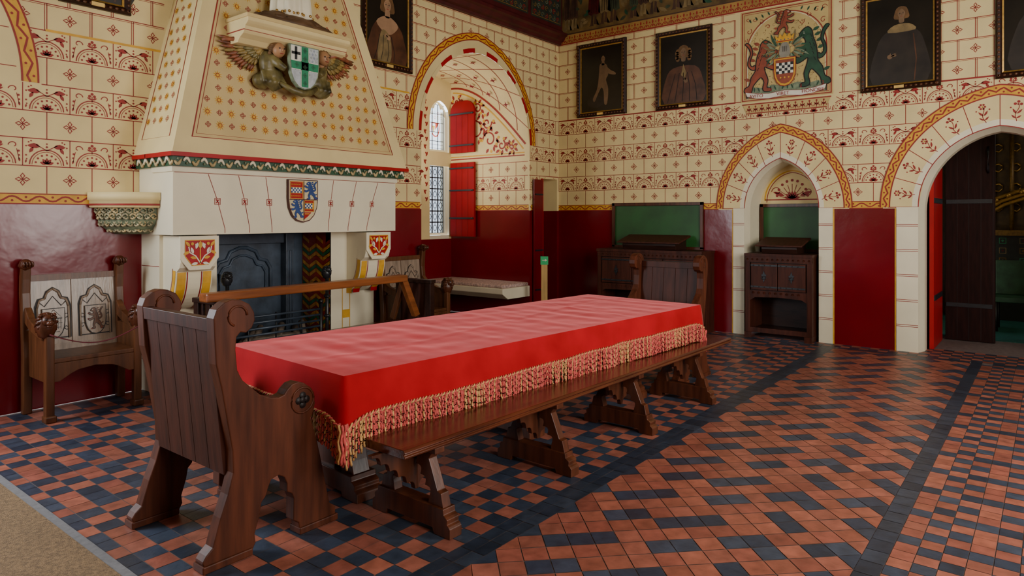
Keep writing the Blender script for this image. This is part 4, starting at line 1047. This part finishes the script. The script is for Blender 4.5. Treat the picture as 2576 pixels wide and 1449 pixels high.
    s=thing('statue','painted statue in a long white and gold robe on brown base','statue',(3.78,5.67,3.336))
    b=B(); b.lathe([(.0,0),(.30,0),(.29,.03),(.25,.06),(.20,.09),(.16,.12),(0,.125)],(0,0,0),brownr,32,fn=lambda a,z:1.05*(1+.06*sin(a*7)+.04*sin(a*13+z*60)))
    for q in range(16):
        a=q*.83; b.sph((.22*cos(a),.22*sin(a),.05),(.06,.05,.035),brownr,8)
    o=b.done('rock_base',s); o.scale=(1.5,.55,1)
    b=B(); b.lathe([(0,.10),(.17,.10),(.165,.2),(.14,.45),(.12,.75),(.15,1.0),(.17,1.15),(.12,1.28),(.05,1.33),(.045,1.38),(0,1.39)],(0,0,0),creamw,64,fn=lambda a,z:1+(.12*sin(a*11)+.05*sin(a*5) if z<.9 else 0))
    for k in range(30):
        a=2*pi*k/30; rr=.172*(1+.12*sin(a*11)+.05*sin(a*5)); b.sph((rr*cos(a),rr*sin(a),.125),.014,goldm,6)
    o=b.done('robe',s); o.scale=(1.15,.8,1)
    b=B(); b.sph((0,0,1.47),(.075,.085,.10),skin,14); b.sph((0,.025,1.50),(.09,.085,.10),hair,14); b.done('head',s)
fuse_angel()

r=thing('corner_wall_shelf','rounded pale stone shelf on carved foliage bracket beside the fireplace','shelf',(2.73,YN,0))
b=B(); pf=[(0,1.765),(.42,1.765),(.42,1.70),(.405,1.695),(.405,1.64),(.39,1.632),(0,1.632)]
b.lathe(pf,(-.004,-.004,0),cream,20,a0=pi,a1=1.5*pi); b.lathe([(.408,1.668),(.411,1.660),(.408,1.652)],(-.004,-.004,0),redp,20,a0=pi,a1=1.5*pi); b.done('ledge',r)
b=B(); b.lathe([(.34,1.632),(.35,1.58),(.33,1.50),(.27,1.44),(.20,1.405),(0,1.40)],(-.004,-.004,0),carveg,20,a0=pi,a1=1.5*pi)
random.seed(5)
for k in range(10):
    for j in range(4):
        a=pi+.06+(k+.5*(j%2))*.150
        if a>1.5*pi-.03: continue
        R=[.350,.348,.320,.262][j]; z=[1.605,1.555,1.495,1.445][j]
        c=Vector((R*cos(a),R*sin(a),z)); t=Vector((-sin(a),cos(a),0)); sg=1 if (k+j)%2 else -1
        b.tube([c+t*sg*.027*cos(q*.9)*(1-q*.08)+Vector((cos(a)*.012,sin(a)*.012,.031*sin(q*.9)*(1-q*.08))) for q in range(8)],[.008]*7+[.015],[carves,carve,carves][(k+j)%3],6)
b.done('foliage_bracket',r,label='deeply carved grey-green stone leaf bracket')

# ------------------------------------------------------------ FURNITURE
def settle():
    r=thing('settle_chair','high-backed dark wood settle with scrolled ends','settle chair',(1.83,3.27,0),0,'matching settles at the table ends')
    P=[(1.519,1.086),(1.53,1.12),(1.565,1.146),(1.60,1.156),(1.64,1.151),(1.685,1.13),(1.712,1.094),(1.718,1.06),(1.705,1.03),(1.678,1.012),(1.65,1.018),(1.632,1.0),(1.632,.949),(1.645,.857),(1.67,.81),(1.708,.773),(1.76,.725),(1.81,.703),(1.855,.694),(1.884,.701),(1.90,.722),(1.927,.743),(1.96,.748),(1.995,.736),(2.035,.705),(2.052,.667),(2.058,.625),(2.05,.587),(2.03,.555),(2.045,.52),(2.066,.45),(2.09,.35),(2.13,.165),(2.145,.10),(2.18,.07),(2.18,0.001),(1.972,0.001),(1.965,.06),(1.935,.08),(1.938,.185),(1.925,.215),(1.90,.23),(1.90,.27),(1.885,.305),(1.852,.325),(1.815,.315),(1.80,.285),(1.785,.245),(1.765,.225),(1.755,.17),(1.73,.09),(1.735,.05),(1.708,0.001),(1.50,0.001),(1.483,.05),(1.50,.075),(1.53,.10),(1.565,.217),(1.60,.31),(1.625,.40),(1.622,.50),(1.60,.62),(1.572,.781),(1.545,.90),(1.53,1.0)]
    P=[(x-1.83+(.02*max(0,z-.9)/.25),z+(.10*max(0,z-.9))) for x,z in P]
    for sy in (-1,1):
        b=B(); y0=sy*.35; b.prism(P,lambda x,z,d:(x,d,z),y0-.035,y0+.035,woods)
        b.box(-.35,-.115,y0-.045,y0+.045,.001,.035,woods); b.box(.135,.36,y0-.045,y0+.045,.001,.035,woods)
        o=b.done('side_panel',r,bevel=.005,label='shaped solid end with scroll top and arm')
        for s2 in(-1,1):
            b=B()
            b.tube([(.155,y0+s2*.030,.655),(.155,y0+s2*.0366,.655)],.016,cut,10)
            for k in range(4):
                a=k*pi/2; b.tube([(.155+.022*cos(a),y0+s2*.028,.655+.022*sin(a)),(.155+.022*cos(a),y0+s2*.0365,.655+.022*sin(a))],.019,cut,10)
            b.tube([(.155+.062*cos(a*pi/8),y0+s2*.035,.655+.062*sin(a*pi/8)) for a in range(17)],.006,woods,6)
            b.done('carved_quatrefoil',o)
            b=B(); b.tube([(-.185+.045*cos(a*pi/8),y0+s2*.035,1.105+.045*sin(a*pi/8)) for a in range(12)],.006,woods,6); b.done('carved_scroll_line',o)
    b=B(); b.box(-.19,.14,-.31,.31,.42,.46,woodh); b.box(.10,.14,-.31,.31,.33,.42,woodh); b.done('seat',r,bevel=.006)
    b=B(); n=5
    for k in range(n):
        y=-.32+.64*k/n
        b.prism([(-.215,.38),(-.185,.38),(-.255,1.06),(-.283,1.06)],lambda x,z,d:(x,d,z),y+.0008,y+.64/n-.0008,woodb)
    b.prism([(-.29,1.04),(-.245,1.04),(-.25,1.10),(-.294,1.10)],lambda x,z,d:(x,d,z),-.32,.32,woodb)
    b.done('backrest',r,bevel=.002,label='boarded back of upright planks')
    return r
s0=settle()
copy_thing(s0,(6.16,3.05,0),pi-.02,'high-backed dark wood settle standing near the wide cabinet')

def scallop(n0,x0,z0,x1,z1,amp,n):
    out=[]
    for i in range(n):
        for k in range(5):
            t=(i+k/5)/n; bulge=amp*sin(pi*k/5)
            dx,dz=x1-x0,z1-z0; L=sqrt(dx*dx+dz*dz); out.append((x0+dx*t-dz/L*bulge*n0,z0+dz*t+dx/L*bulge*n0))
    out.append((x1,z1)); return out
def trestle(b,x,hw,H,thick,m,topw):
    t=thick/2
    P=[(-topw,H),(topw,H),(topw,H-.03),(topw-.02,H-.06),(hw*.66,H*.5),(hw*.74,.20),(hw*.80,.13),(hw*.72-.085,.13)]
    P+=scallop(-1,hw*.46,.17,.0,H*.86,.026,4)
    Q=[(-p[0],p[1]) for p in P[2:-1]][::-1]
    P=P+Q
    b.prism(P,lambda y,z,d:(x+d,y,z),-t,t,m)
    F=[(-hw,.001),(-hw*.62,.001),(-hw*.58,.03),(hw*.58,.03),(hw*.62,.001),(hw,.001),(hw,.05),(hw*.97,.06),(hw*.93,.068),(hw*.94,.09),(hw*.90,.10),(hw*.85,.108),(hw*.84,.135),(-hw*.84,.135),(-hw*.85,.108),(-hw*.90,.10),(-hw*.94,.09),(-hw*.93,.068),(-hw*.97,.06),(-hw,.05)]
    b.prism(F,lambda y,z,d:(x+d,y,z),-t*1.5,t*1.5,m)
    b.box(x-t*1.2,x+t*1.2,-topw-.03,topw+.03,H-.03,H,m)
def bench():
    r=thing('bench','long polished dark wood bench on cusped trestle legs','bench',(4.145,2.52,0),radians(-1.2))
    L=3.91
    b=B(); pr=[(-.185,.415),(.185,.415),(.19,.425),(.18,.435),(.19,.445),(.18,.458),(-.18,.458),(-.19,.445),(-.18,.435),(-.19,.425)]
    b.prism(pr,lambda y,z,d:(d,y,z),-L/2,L/2,woodh); b.done('seat',r,bevel=.003)
    for x in (-1.72,-.70,.31,1.34):
        b=B(); trestle(b,x,.29,.415,.055,wood,.15)
        for s in(-1,1):
            Bk=[(0,.41),(s*.29,.41)]+scallop(-s,s*.29,.395,s*.012,.17,.020,5)+[(0,.17)]
            b.prism(Bk,lambda u,z,d:(x+u,d,z),-.016,.016,wood)
        b.done('trestle_leg',r,bevel=.003)
bench()
TA=radians(-4)
def table():
    r=thing('table','long trestle dining table of dark wood under red cloth','table',(3.99,3.20,0),TA)
    b=B(); b.box(-1.82,1.82,-.58,.58,.715,.760,woodh); b.box(-1.7,1.7,-.5,.5,.64,.715,woodd); b.done('table_top',r,bevel=.004)
    for x in (-1.52,-.10,1.28):
        b=B(); trestle(b,x,.37,.64,.11,wood,.34)
        b.box(x-.06,x+.06,-.12,.12,.12,.62,wood); b.done('trestle_leg',r,bevel=.004)
    b=B(); b.box(-1.5,1.25,-.03,.03,.20,.30,woodh); b.done('stretcher',r,bevel=.004)
    c=thing('tablecloth','plain red velvet tablecloth with twisted red and gold fringe','tablecloth',(3.99,3.20,0),TA)
    hx,hy=1.85,.615; zt=.775; b=B()
    nx,ny=150,48; vs=[]
    def top(x,y): 
        e=min(hx-abs(x),hy-abs(y)); f=min(1,e/.15)
        cr=max(0,1-abs(y-.18*sin(x*1.1))/.03)*.003+max(0,1-abs(x-.2*y-.9)/.025)*.003
        return zt+ (.004*noise.noise(Vector((x*2.2,y*2.5,1)))+.005*noise.noise(Vector((x*9,y*1.6,4)))+.005*noise.noise(Vector((x*3+y*6,y*3-x*4,7)))+cr)*f
    for i in range(nx+1):
        for j in range(ny+1):
            x=-hx+2*hx*i/nx;y=-hy+2*hy*j/ny; vs.append((x,y,top(x,y)))
    b.add(vs,[(i*(ny+1)+j,(i+1)*(ny+1)+j,(i+1)*(ny+1)+j+1,i*(ny+1)+j+1) for i in range(nx) for j in range(ny)],cloth,True)
    per=[]; st=.03
    def seg(p,q,nrm):
        L=(Vector(q)-Vector(p)).length; n=int(L/st)
        for k in range(n): per.append((p[0]+(q[0]-p[0])*k/n,p[1]+(q[1]-p[1])*k/n,nrm,min(k,n-k)*L/n))
    seg((-hx,-hy),(hx,-hy),(0,-1)); seg((hx,-hy),(hx,hy),(1,0)); seg((hx,hy),(-hx,hy),(0,1)); seg((-hx,hy),(-hx,-hy),(-1,0))
    def outp(k,t):
        x,y,n,e=per[k]; cf=max(0,1-e/.14)
        nn=Vector((n[0],n[1])); 
        if cf>0:
            cd=Vector((math.copysign(1,x) if abs(abs(x)-hx)<.15 else 0, math.copysign(1,y) if abs(abs(y)-hy)<.15 else 0))
            if cd.length>0: nn=nn*(1-.5*cf)+cd.normalized()*.5*cf
        s=k*st; w=.010*sin(s*9+sin(s*3)*2)*t + .004*sin(s*23)*t
        drop=(.172-.025*(x/hx)+.055*cf*cf+.005*sin(s*2))
        of=.008*sin(min(t*6,pi/2))+(.016*t)+w*(1-cf*.5)+.018*cf*t
        return Vector((x+nn.x*of,y+nn.y*of, zt-drop*t))
    R=10; n=len(per); vs=[]
    for q in range(R+1):
        t=(q/R)**1.3
        for k in range(n): vs.append(outp(k,t))
    b.add(vs,[(q*n+k,q*n+(k+1)%n,(q+1)*n+(k+1)%n,(q+1)*n+k) for q in range(R) for k in range(n)],cloth,True)
    b.done('velvet_cloth',c)
    b=B(); random.seed(12)
    hem=[outp(k,1.0) for k in range(n)]
    for ph,m_ in ((0,cordr),(pi,cordg)):
        pts=[]
        for k in range(n):
            nn=Vector((per[k][2][0],per[k][2][1],0))
            for q in range(4):
                a=(k*4+q)*1.2+ph; pts.append(hem[k].lerp(hem[(k+1)%n],q/4)+nn*(.006*cos(a)+.003)+Vector((0,0,.006*sin(a)-.004)))
        b.tube(pts+[pts[0]],.0056,m_,5)
    step=.0112; cnt=0
    for k in range(n):
        p,q=hem[k],hem[(k+1)%n]; L=(q-p).length; x,y,nn,e=per[k]; cf=max(0,1-e/.10)
        m_=max(1,int(L/step+.5))
        for i in range(m_):
            cnt+=1
            o=p.lerp(q,(i+.5+random.uniform(-.12,.12))/m_)+Vector((nn[0],nn[1],0))*random.uniform(-.003,.003)-Vector((0,0,.006)); ln=random.uniform(.146,.154)+cf*.04
            gm = cordg if (cnt%5==0 or (cnt//16)%5==0 and cnt%2) else cordr
            sway=Vector((random.uniform(-.006,.006),random.uniform(-.006,.006),0))+Vector((nn[0],nn[1],0))*random.uniform(0,.008)
            N=17; ph=random.uniform(0,6)
            path=[o+Vector((.0016*cos(ph+j*1.5),.0016*sin(ph+j*1.5),-ln*j/(N-1)))+sway*(j/(N-1))**1.5 for j in range(N)]
            b.tube(path,[.0054*(1+.30*(j%2)) for j in range(N-1)]+[.0050],gm,4)
    for cx,cy in ((-1,-1),(1,-1)):
        for k in range(10):
            a=k*.8; o=Vector((cx*(hx+.022)+.018*cos(a),cy*(hy+.022)+.018*sin(a),.55)); b.tube([o+Vector((.004*cos(a+j),.004*sin(a+j),-.016*j)) for j in range(13)],[.006,.0085]*6+[.005],cordg if k%4==0 else cordr,6)
    b.done('fringe',c,kind='stuff',label='thick twisted red and gold cord fringe')
table()

def lion(b,c,s,m,dr):
    f=Vector(dr).normalized(); side=Vector((-f.y,f.x,0)); up=Vector((0,0,1))
    T=Matrix((side,f,up)).transposed()
    P=lambda x,y,z: Vector(c)+T@Vector((x*s,y*s,z*s))
    b.sph(P(0,-.15,-.15),(s*.62,s*.62,s*.95),m,24,fn=lambda q:1+.10*sin(10*atan2(q.y,q.x))*(1-abs(q.z))+.05*sin(q.z*16))
    for k in range(12):
        a=2*pi*k/12; b.tube([P(.45*cos(a),.25,.2+.45*sin(a)),P(.60*cos(a),.05,.1+.62*sin(a)),P(.62*cos(a),-.3,-.15+.75*sin(a))],[s*.06,s*.11,s*.05],m,6)
    b.sph(P(0,.25,.25),(s*.42,s*.42,s*.42),m,12); b.sph(P(0,.62,.10),(s*.24,s*.26,s*.20),m,10); b.sph(P(0,.55,-.12),(s*.18,s*.20,s*.10),m,8)
    b.sph(P(0,.86,.18),s*.08,m,6)
    for k in(-1,1):
        b.sph(P(k*.20,.58,.36),s*.07,cut,6); b.sph(P(k*.42,.10,.62),s*.14,m,8); b.sph(P(k*.18,.50,.46),(s*.14,s*.14,s*.06),m,8)
def throne():
    r=thing('carved_armchair','oak armchair with shield-carved back and lion-head arms','armchair',(2.185,6.16,0),0,'pair of carved lion armchairs')
    hw=.345
    b=B(); b.box(-hw+.02,hw-.02,-.22,.20,.44,.475,woodl); b.done('seat',r,bevel=.006)
    b=B(); A=[(-hw+.04,.44),(hw-.04,.44),(hw-.04,.30)]+[(.25-.02*k,.30+.012*k) for k in range(5)]+[(.12,.37),(0,.385),(-.12,.37)]+[(-.17-.02*k,.348-.012*k) for k in range(5)]+[(-hw+.04,.30)]
    b.prism(A,lambda x,z,d:(x,d,z),-.225,-.20,woodl); b.done('apron',r,bevel=.003)
    for sx in(-1,1):
        b=B(); b.box(sx*(hw-.03)-.03,sx*(hw-.03)+.03,-.235,-.175,.03,.66,woodl); b.box(sx*(hw-.03)-.038,sx*(hw-.03)+.038,-.26,-.165,.001,.05,woodl); b.done('leg',r,bevel=.008)
        b=B(); Pp=[(.16,.001),(.22,.001),(.215,.45),(.235,.75),(.262,.95),(.255,1.08),(.235,1.16),(.185,1.17),(.195,1.06),(.20,.95),(.18,.75),(.155,.45)]
        b.prism(Pp,lambda y,z,d:(d,y,z),sx*(hw-.0)-.032,sx*hw+.032,woodl); b.done('back_post',r,bevel=.008)
        b=B(); b.sph((sx*hw,.21,1.175),(.048,.06,.045),wood,14,fn=lambda q:1+.10*sin(9*q.x)*sin(9*q.z))
        for k in range(4): b.sph((sx*hw-.030+.02*k,.155,1.18),(.012,.022,.026),wood,8)
        b.done('finial',r,label='carved fist finial')
        b=B(); Ar=[(.19,.84),(.10,.76),(-.05,.71),(-.15,.70),(-.19,.66),(-.19,.62),(-.05,.64),(.08,.67),(.19,.72)]
        b.prism(Ar,lambda y,z,d:(d,y,z),sx*(hw-.01)-.026,sx*(hw-.01)+.026,woodl); b.done('armrest',r,bevel=.006)
        b=B(); lion(b,(sx*(hw-.015),-.205,.745),.110,wood,(0,-1,0)); b.done('lion_head',r,label='carved lion head arm terminal')
        b=B(); b.box(sx*(hw-.02)-.012,sx*(hw-.02)+.012,-.19,.17,.30,.66,woodl); b.done('side_panel',r)
    b=B(); T=Matrix.Translation((0,.19,.47))@Matrix.Rotation(radians(-5),4,'X')
    b.box(-hw+.03,hw-.03,0,.03,0,.62,woodp,T); b.box(-hw+.03,hw-.03,-.015,.0,.57,.62,woodl,T); b.box(-hw+.03,hw-.03,-.015,0,0,.05,woodp,T); b.box(-.02,.02,-.012,0,.05,.57,woodp,T)
    mp=lambda u,z,d: tuple(T@Vector((u,-d,z))); I=Ink(b,mp)
    for sx in(-1,1):
        cx=sx*.155
        ar=[(-.125,.10),(-.125,.36),(-.105,.42),(-.065,.43),(-.045,.48),(0,.51),(.045,.48),(.065,.43),(.105,.42),(.125,.36),(.125,.10)]
        I.strip([(cx+p[0],p[1]) for p in ar],.014,cut,.002,closed=True)
        for p,q in zip(ar,ar[1:]): b.tube([mp(cx+p[0]*.90,p[1]-.008,.006),mp(cx+q[0]*.90,q[1]-.008,.006)],.008,woodp,6)
        sp=shield_pts(cx,.34,.16,.24); b.prism(sp,mp,.0,.014,woodp); I.strip(sp,.007,cut,.016,closed=True)
        if sx<0:
            for k in range(4): I.line(cx-.06+.01*max(0,2-k),.15+k*.035,cx+.06-.01*max(0,2-k),.15+k*.035,.004,cut,.016)
            for k in range(6): I.line(cx-.05+.02*k,.17,cx-.05+.02*k,.26,.003,cut,.016)
            I.strip([(cx-.06,.26),(cx+.06,.26),(cx,.33)],.006,cut,.0165,closed=True)
        else: beast(I,cx-.06,.14,.12,.18,woodl,.0165)
        I.strip([(cx-.1,.40),(cx-.06,.36),(cx,.44),(cx+.06,.36),(cx+.1,.40)],.008,cut,.004)
        for k in (-1,1): I.spiral(cx+k*.095,.27,.028,0,k*6,.006,cut,.004); I.spiral(cx+k*.095,.18,.024,0,-k*6,.006,cut,.004)
    b.done('backrest',r,normals=False,label='back with painted-in sheen, carved with two shields in cusped arches')
    return r
t0=throne()
copy_thing(t0,(5.58,5.86,0),radians(4),'oak lion-head armchair standing on the far side of the fireplace')
rp=thing('barrier_rope','thin dark red rope tied across the chair arms','rope',(2.185,5.93,.70))
b=B(); b.tube([(-.33+.66*i/12,-.04,-.03-.10*sin(pi*i/12)) for i in range(13)],.005,rope,6); b.done('cord',rp)

def railbench():
    r=thing('rail_back_bench','long oak bench with single pivoting rail back facing the fireplace','bench',(3.97,5.36,0),radians(2.5))
    b=B(); b.box(-1.11,1.11,-.20,.20,.41,.45,woodh); b.box(-1.11,1.11,-.195,-.17,.33,.41,woodh); b.done('seat',r,bevel=.005)
    for sx in(-1,1):
        b=B()
        b.box(sx*1.15-.04,sx*1.15+.04,-.28,.26,.85,.89,woodd)
        if sx<0:
            for k in range(4): b.box(-1.162,-1.138,-.16+k*.10,-.10+k*.10,.40,.86,woodd)
        else: b.box(1.138,1.162,-.22,.20,.40,.86,woodb)
        for y in(-.23,.21): b.box(sx*1.15-.035,sx*1.15+.035,y-.035,y+.035,.04,.87,woodd)
        b.box(sx*1.15-.045,sx*1.15+.045,-.30,.28,.001,.06,woodd); b.box(sx*1.15-.03,sx*1.15+.03,-.22,.22,.30,.40,woodd)
        b.done('end_frame',r,bevel=.005)
        b=B(); b.prism([(-.05,.91),(.01,.91),(.18,.48),(.12,.46)],lambda y,z,d:(d,y,z),sx*.98-.02,sx*.98+.02,woodl); b.done('pivot_arm',r,bevel=.004)
    b=B(); b.box(-1.30,.90,-.16,-.04,.885,.955,woodo); b.done('back_rail',r,bevel=.012,label='thick brown oak back rail')
    b=B(); b.prism([(.83,.93),(.90,.95),(1.11,.52),(1.04,.50)],lambda x,z,y:(x,y,z),-.13,-.07,woodo); b.done('rail_brace',r,bevel=.005)
railbench()

def andiron(loc):
    r=thing('andiron','black iron andiron with beast-head finial by the hearth','andiron',loc,0,'pair of andirons')
    b=B(); b.tube([(0,0,.05),(0,0,.9)],.018,iron,8); 
    for z in (.3,.5,.7): b.sph((0,0,z),(.035,.035,.02),iron,10)
    for s in(-1,1): b.tube([(0,0,.22),(s*.07,0,.20),(s*.13,0,.10),(s*.12,0,.03),(s*.09,0,.055)],.014,iron,7)
    b.tube([(0,0,.12),(0,.1,.12),(0,.16,.055)],.013,iron,6); b.done('shaft',r)
    b=B(); lion(b,(0,-.0,.95),.075,iron,(0,-1,0)); b.done('finial',r)
    return r
a0=andiron((3.24,5.86,0.05)); copy_thing(a0,(4.28,5.80,0.05),0)

def cabinet(label,loc,w,d,h,doors,deskw):
    r=thing('desk_cabinet',label,'cabinet',loc,-pi/2,'dark wood cabinets along the wall')
    y0=-d/2
    b=B()
    for x in(-w/2,w/2-.06): b.box(x,x+.06,y0,d/2,.001,h-.03,woodb)
    b.box(-w/2-.01,w/2+.01,y0-.02,d/2,h-.035,h,woodb)
    b.box(-w/2+.05,w/2-.05,y0+.02,d/2,.58,h-.03,woodd); b.box(-w/2+.05,w/2-.05,y0+.003,y0+.05,.55,.61,woodb); b.box(-w/2+.05,w/2-.05,y0+.003,y0+.05,.07,.13,woodb)
    b.box(-w/2+.05,w/2-.05,d/2-.03,d/2,.1,.6,woodd); b.box(-w/2+.05,w/2-.05,y0+.02,d/2,.09,.11,woodd)
    b.box(-w/2,w/2,y0-.01,y0+.02,h-.11,h-.035,woodb)
    b.prism([(-w/2+.06,.48),(-w/2+.06,.55),(w/2-.06,.55),(w/2-.06,.48),(w/2-.12,.52),(0,.535),(-w/2+.12,.52)],lambda x,z,q:(x,q,z),y0+.005,y0+.03,woodb)
    nb=int(w/.06)
    for k in range(nb): b.sph((-w/2+.03+k*(w-.06)/(nb-1),y0-.012,h-.075),(.014,.008,.016),woodb,6)
    for k in range(int((w-.12)/.07)): b.sph((-w/2+.10+k*.07,y0+.0,.58),(.018,.008,.018),woodb,6)
    for x in(-w/2-.005,w/2-.085): b.box(x,x+.09,y0-.025,y0+.1,.001,.07,woodb)
    b.done('body',r,bevel=.003)
    dw=(w-.14)/doors
    for k in range(doors):
        x=-w/2+.07+k*dw; b=B(); b.box(x+.004,x+dw-.004,y0-.008,y0+.02,.62,h-.12,woodb)
        dr=b.done('door',r,bevel=.004)
        for z in (.66,h-.15):
            b=B(); b.box(x+.004,x+dw-.004,y0-.016,y0-.008,z-.010,z+.010,iron)
            for q in range(int(dw/.07)): b.sph((x+.04+q*.07,y0-.018,z),.008,iron,6)
            b.done('strap_hinge',dr)
        cx=x+dw/2; zc=(.62+h-.12)/2; b=B()
        b.prism([(cx-.02,zc),(cx-.035,zc+.02),(cx-.015,zc+.03),(cx,zc+.075),(cx+.015,zc+.03),(cx+.035,zc+.02),(cx+.02,zc),(cx+.035,zc-.02),(cx+.015,zc-.03),(cx,zc-.075),(cx-.015,zc-.03),(cx-.035,zc-.02)],lambda u,z,q:(u,q,z),y0-.014,y0-.008,iron)
        b.tube([(cx+.02*cos(a*pi/6),y0-.02,zc-.015+.02*sin(a*pi/6)) for a in range(13)],.004,iron,5)
        b.done('handle',dr,label='black iron drop handle on pierced plate')
    b=B(); pr=[(y0+.06,h),(d/2-.04,h),(d/2-.04,h+.17),(d/2-.10,h+.17),(y0+.04,h+.09),(y0+.04,h+.06)]
    b.prism(pr,lambda y,z,x:(x,y,z),-deskw/2+.07,deskw/2-.07,woodd); 
    b.prism([(y0+.0,h+.09),(y0+.0,h+.11),(d/2-.06,h+.205),(d/2-.04,h+.18)],lambda y,z,x:(x,y,z),-deskw/2,deskw/2,woodb)
    b.done('sloping_desk',r,bevel=.006)
    return r
cabinet('carved dark wood cabinet with iron straps in the arched niche',(9.10,2.735,0),.82,.48,1.085,2,.58)
cabinet('wide dark wood cabinet with iron-strapped doors against red wall',(8.76,4.40,0),1.58,.43,1.10,3,.95)
def board(label,loc,w,h):
    r=thing('framed_baize_board',label,'notice board',loc,-pi/2,'green framed boards')
    b=B(); b.box(-w/2,w/2,-.012,0,0,h,green); b.done('baize',r)
    b=B()
    for (x0,x1,z0,z1) in ((-w/2-.035,-w/2+.01,-.02,h+.035),(w/2-.01,w/2+.035,-.02,h+.035),(-w/2-.035,w/2+.035,h-.01,h+.035),(-w/2-.035,w/2+.035,-.03,.01)): b.box(x0,x1,-.035,0,z0,z1,wood)
    b.done('frame',r,bevel=.003)
board('green fabric board in dark wood frame above wide cabinet',(XB-.004,4.49,1.13),1.36,.60)
board('green fabric board in dark wood frame inside the niche',(XB+.49,2.75,1.12),.76,.58)

r=thing('sign_post','slim pale wooden post with a small green sign','sign',(8.0,5.75,0),radians(-55))
b=B(); b.box(-.045,.045,-.02,.02,.001,.93,woodpost); b.box(-.08,.08,-.08,.08,.001,.02,woodpost); b.done('post',r,bevel=.003)
b=B(); T=Matrix.Translation((0,-.022,.87)); b.box(-.055,.055,-.006,.0,-.0,.12,signg,T)
I=Ink(b,lambda u,z,d:(u,-.029-d,.87+z)); I.line(-.03,.065,.02,.065,.010,white,.001); I.poly([(.01,.085),(.04,.065),(.01,.045)],white,.001); b.done('sign_plate',r)

r=thing('floor_mat','tan woven sisal mat with grey bound edge','mat',(0.3,4.0,0))
b=B(); b.box(-1.2,.955,-2.4,2.2,.0012,.012,sisal); b.done('woven_mat',r)
b=B(); b.box(.955,.995,-2.4,2.2,.0012,.014,greyb); b.done('binding',r)

# ------------------------------------------------------------ lights, world, camera
W=bpy.data.worlds.new('World'); bpy.context.scene.world=W; W.use_nodes=True
bg=W.node_tree.nodes['Background']; bg.inputs[0].default_value=(.90,.95,1,1); bg.inputs[1].default_value=4.0
def area(loc,target,size,energy,col=(1,1,1),sy=None):
    l=bpy.data.lights.new('area_light','AREA'); l.energy=energy; l.size=size; l.color=col
    if sy: l.shape='RECTANGLE'; l.size_y=sy
    o=bpy.data.objects.new('area_light',l); COL.objects.link(o); o.location=loc
    o.rotation_euler=(Vector(target)-Vector(loc)).to_track_quat('-Z','Y').to_euler(); return o
area((-.45,6.5,2.4),(3.0,3.2,.8),1.7,240,(.86,.93,1),2.6)
area((1.8,-2.4,2.9),(5.2,4.6,1.6),1.6,150,(1,.95,.87),2.6)
area((4.9,-2.4,2.45),(6.2,4.6,1.6),1.7,180,(1,.93,.82),2.9)
area((6.9,7.6,2.5),(7.9,6.6,3.2),.8,26,(1,.96,.88),1.4)
area((11.8,-.6,2.6),(11.8,.8,.5),.8,6,(1,.95,.85))

cam=bpy.data.cameras.new('Camera'); co=bpy.data.objects.new('Camera',cam); COL.objects.link(co)
co.location=(0,0,1.55); co.rotation_euler=(pi/2,0,radians(38.42-90)); cam.sensor_width=36; cam.lens=24.0; cam.shift_y=-177.5/2576
bpy.context.scene.camera=co
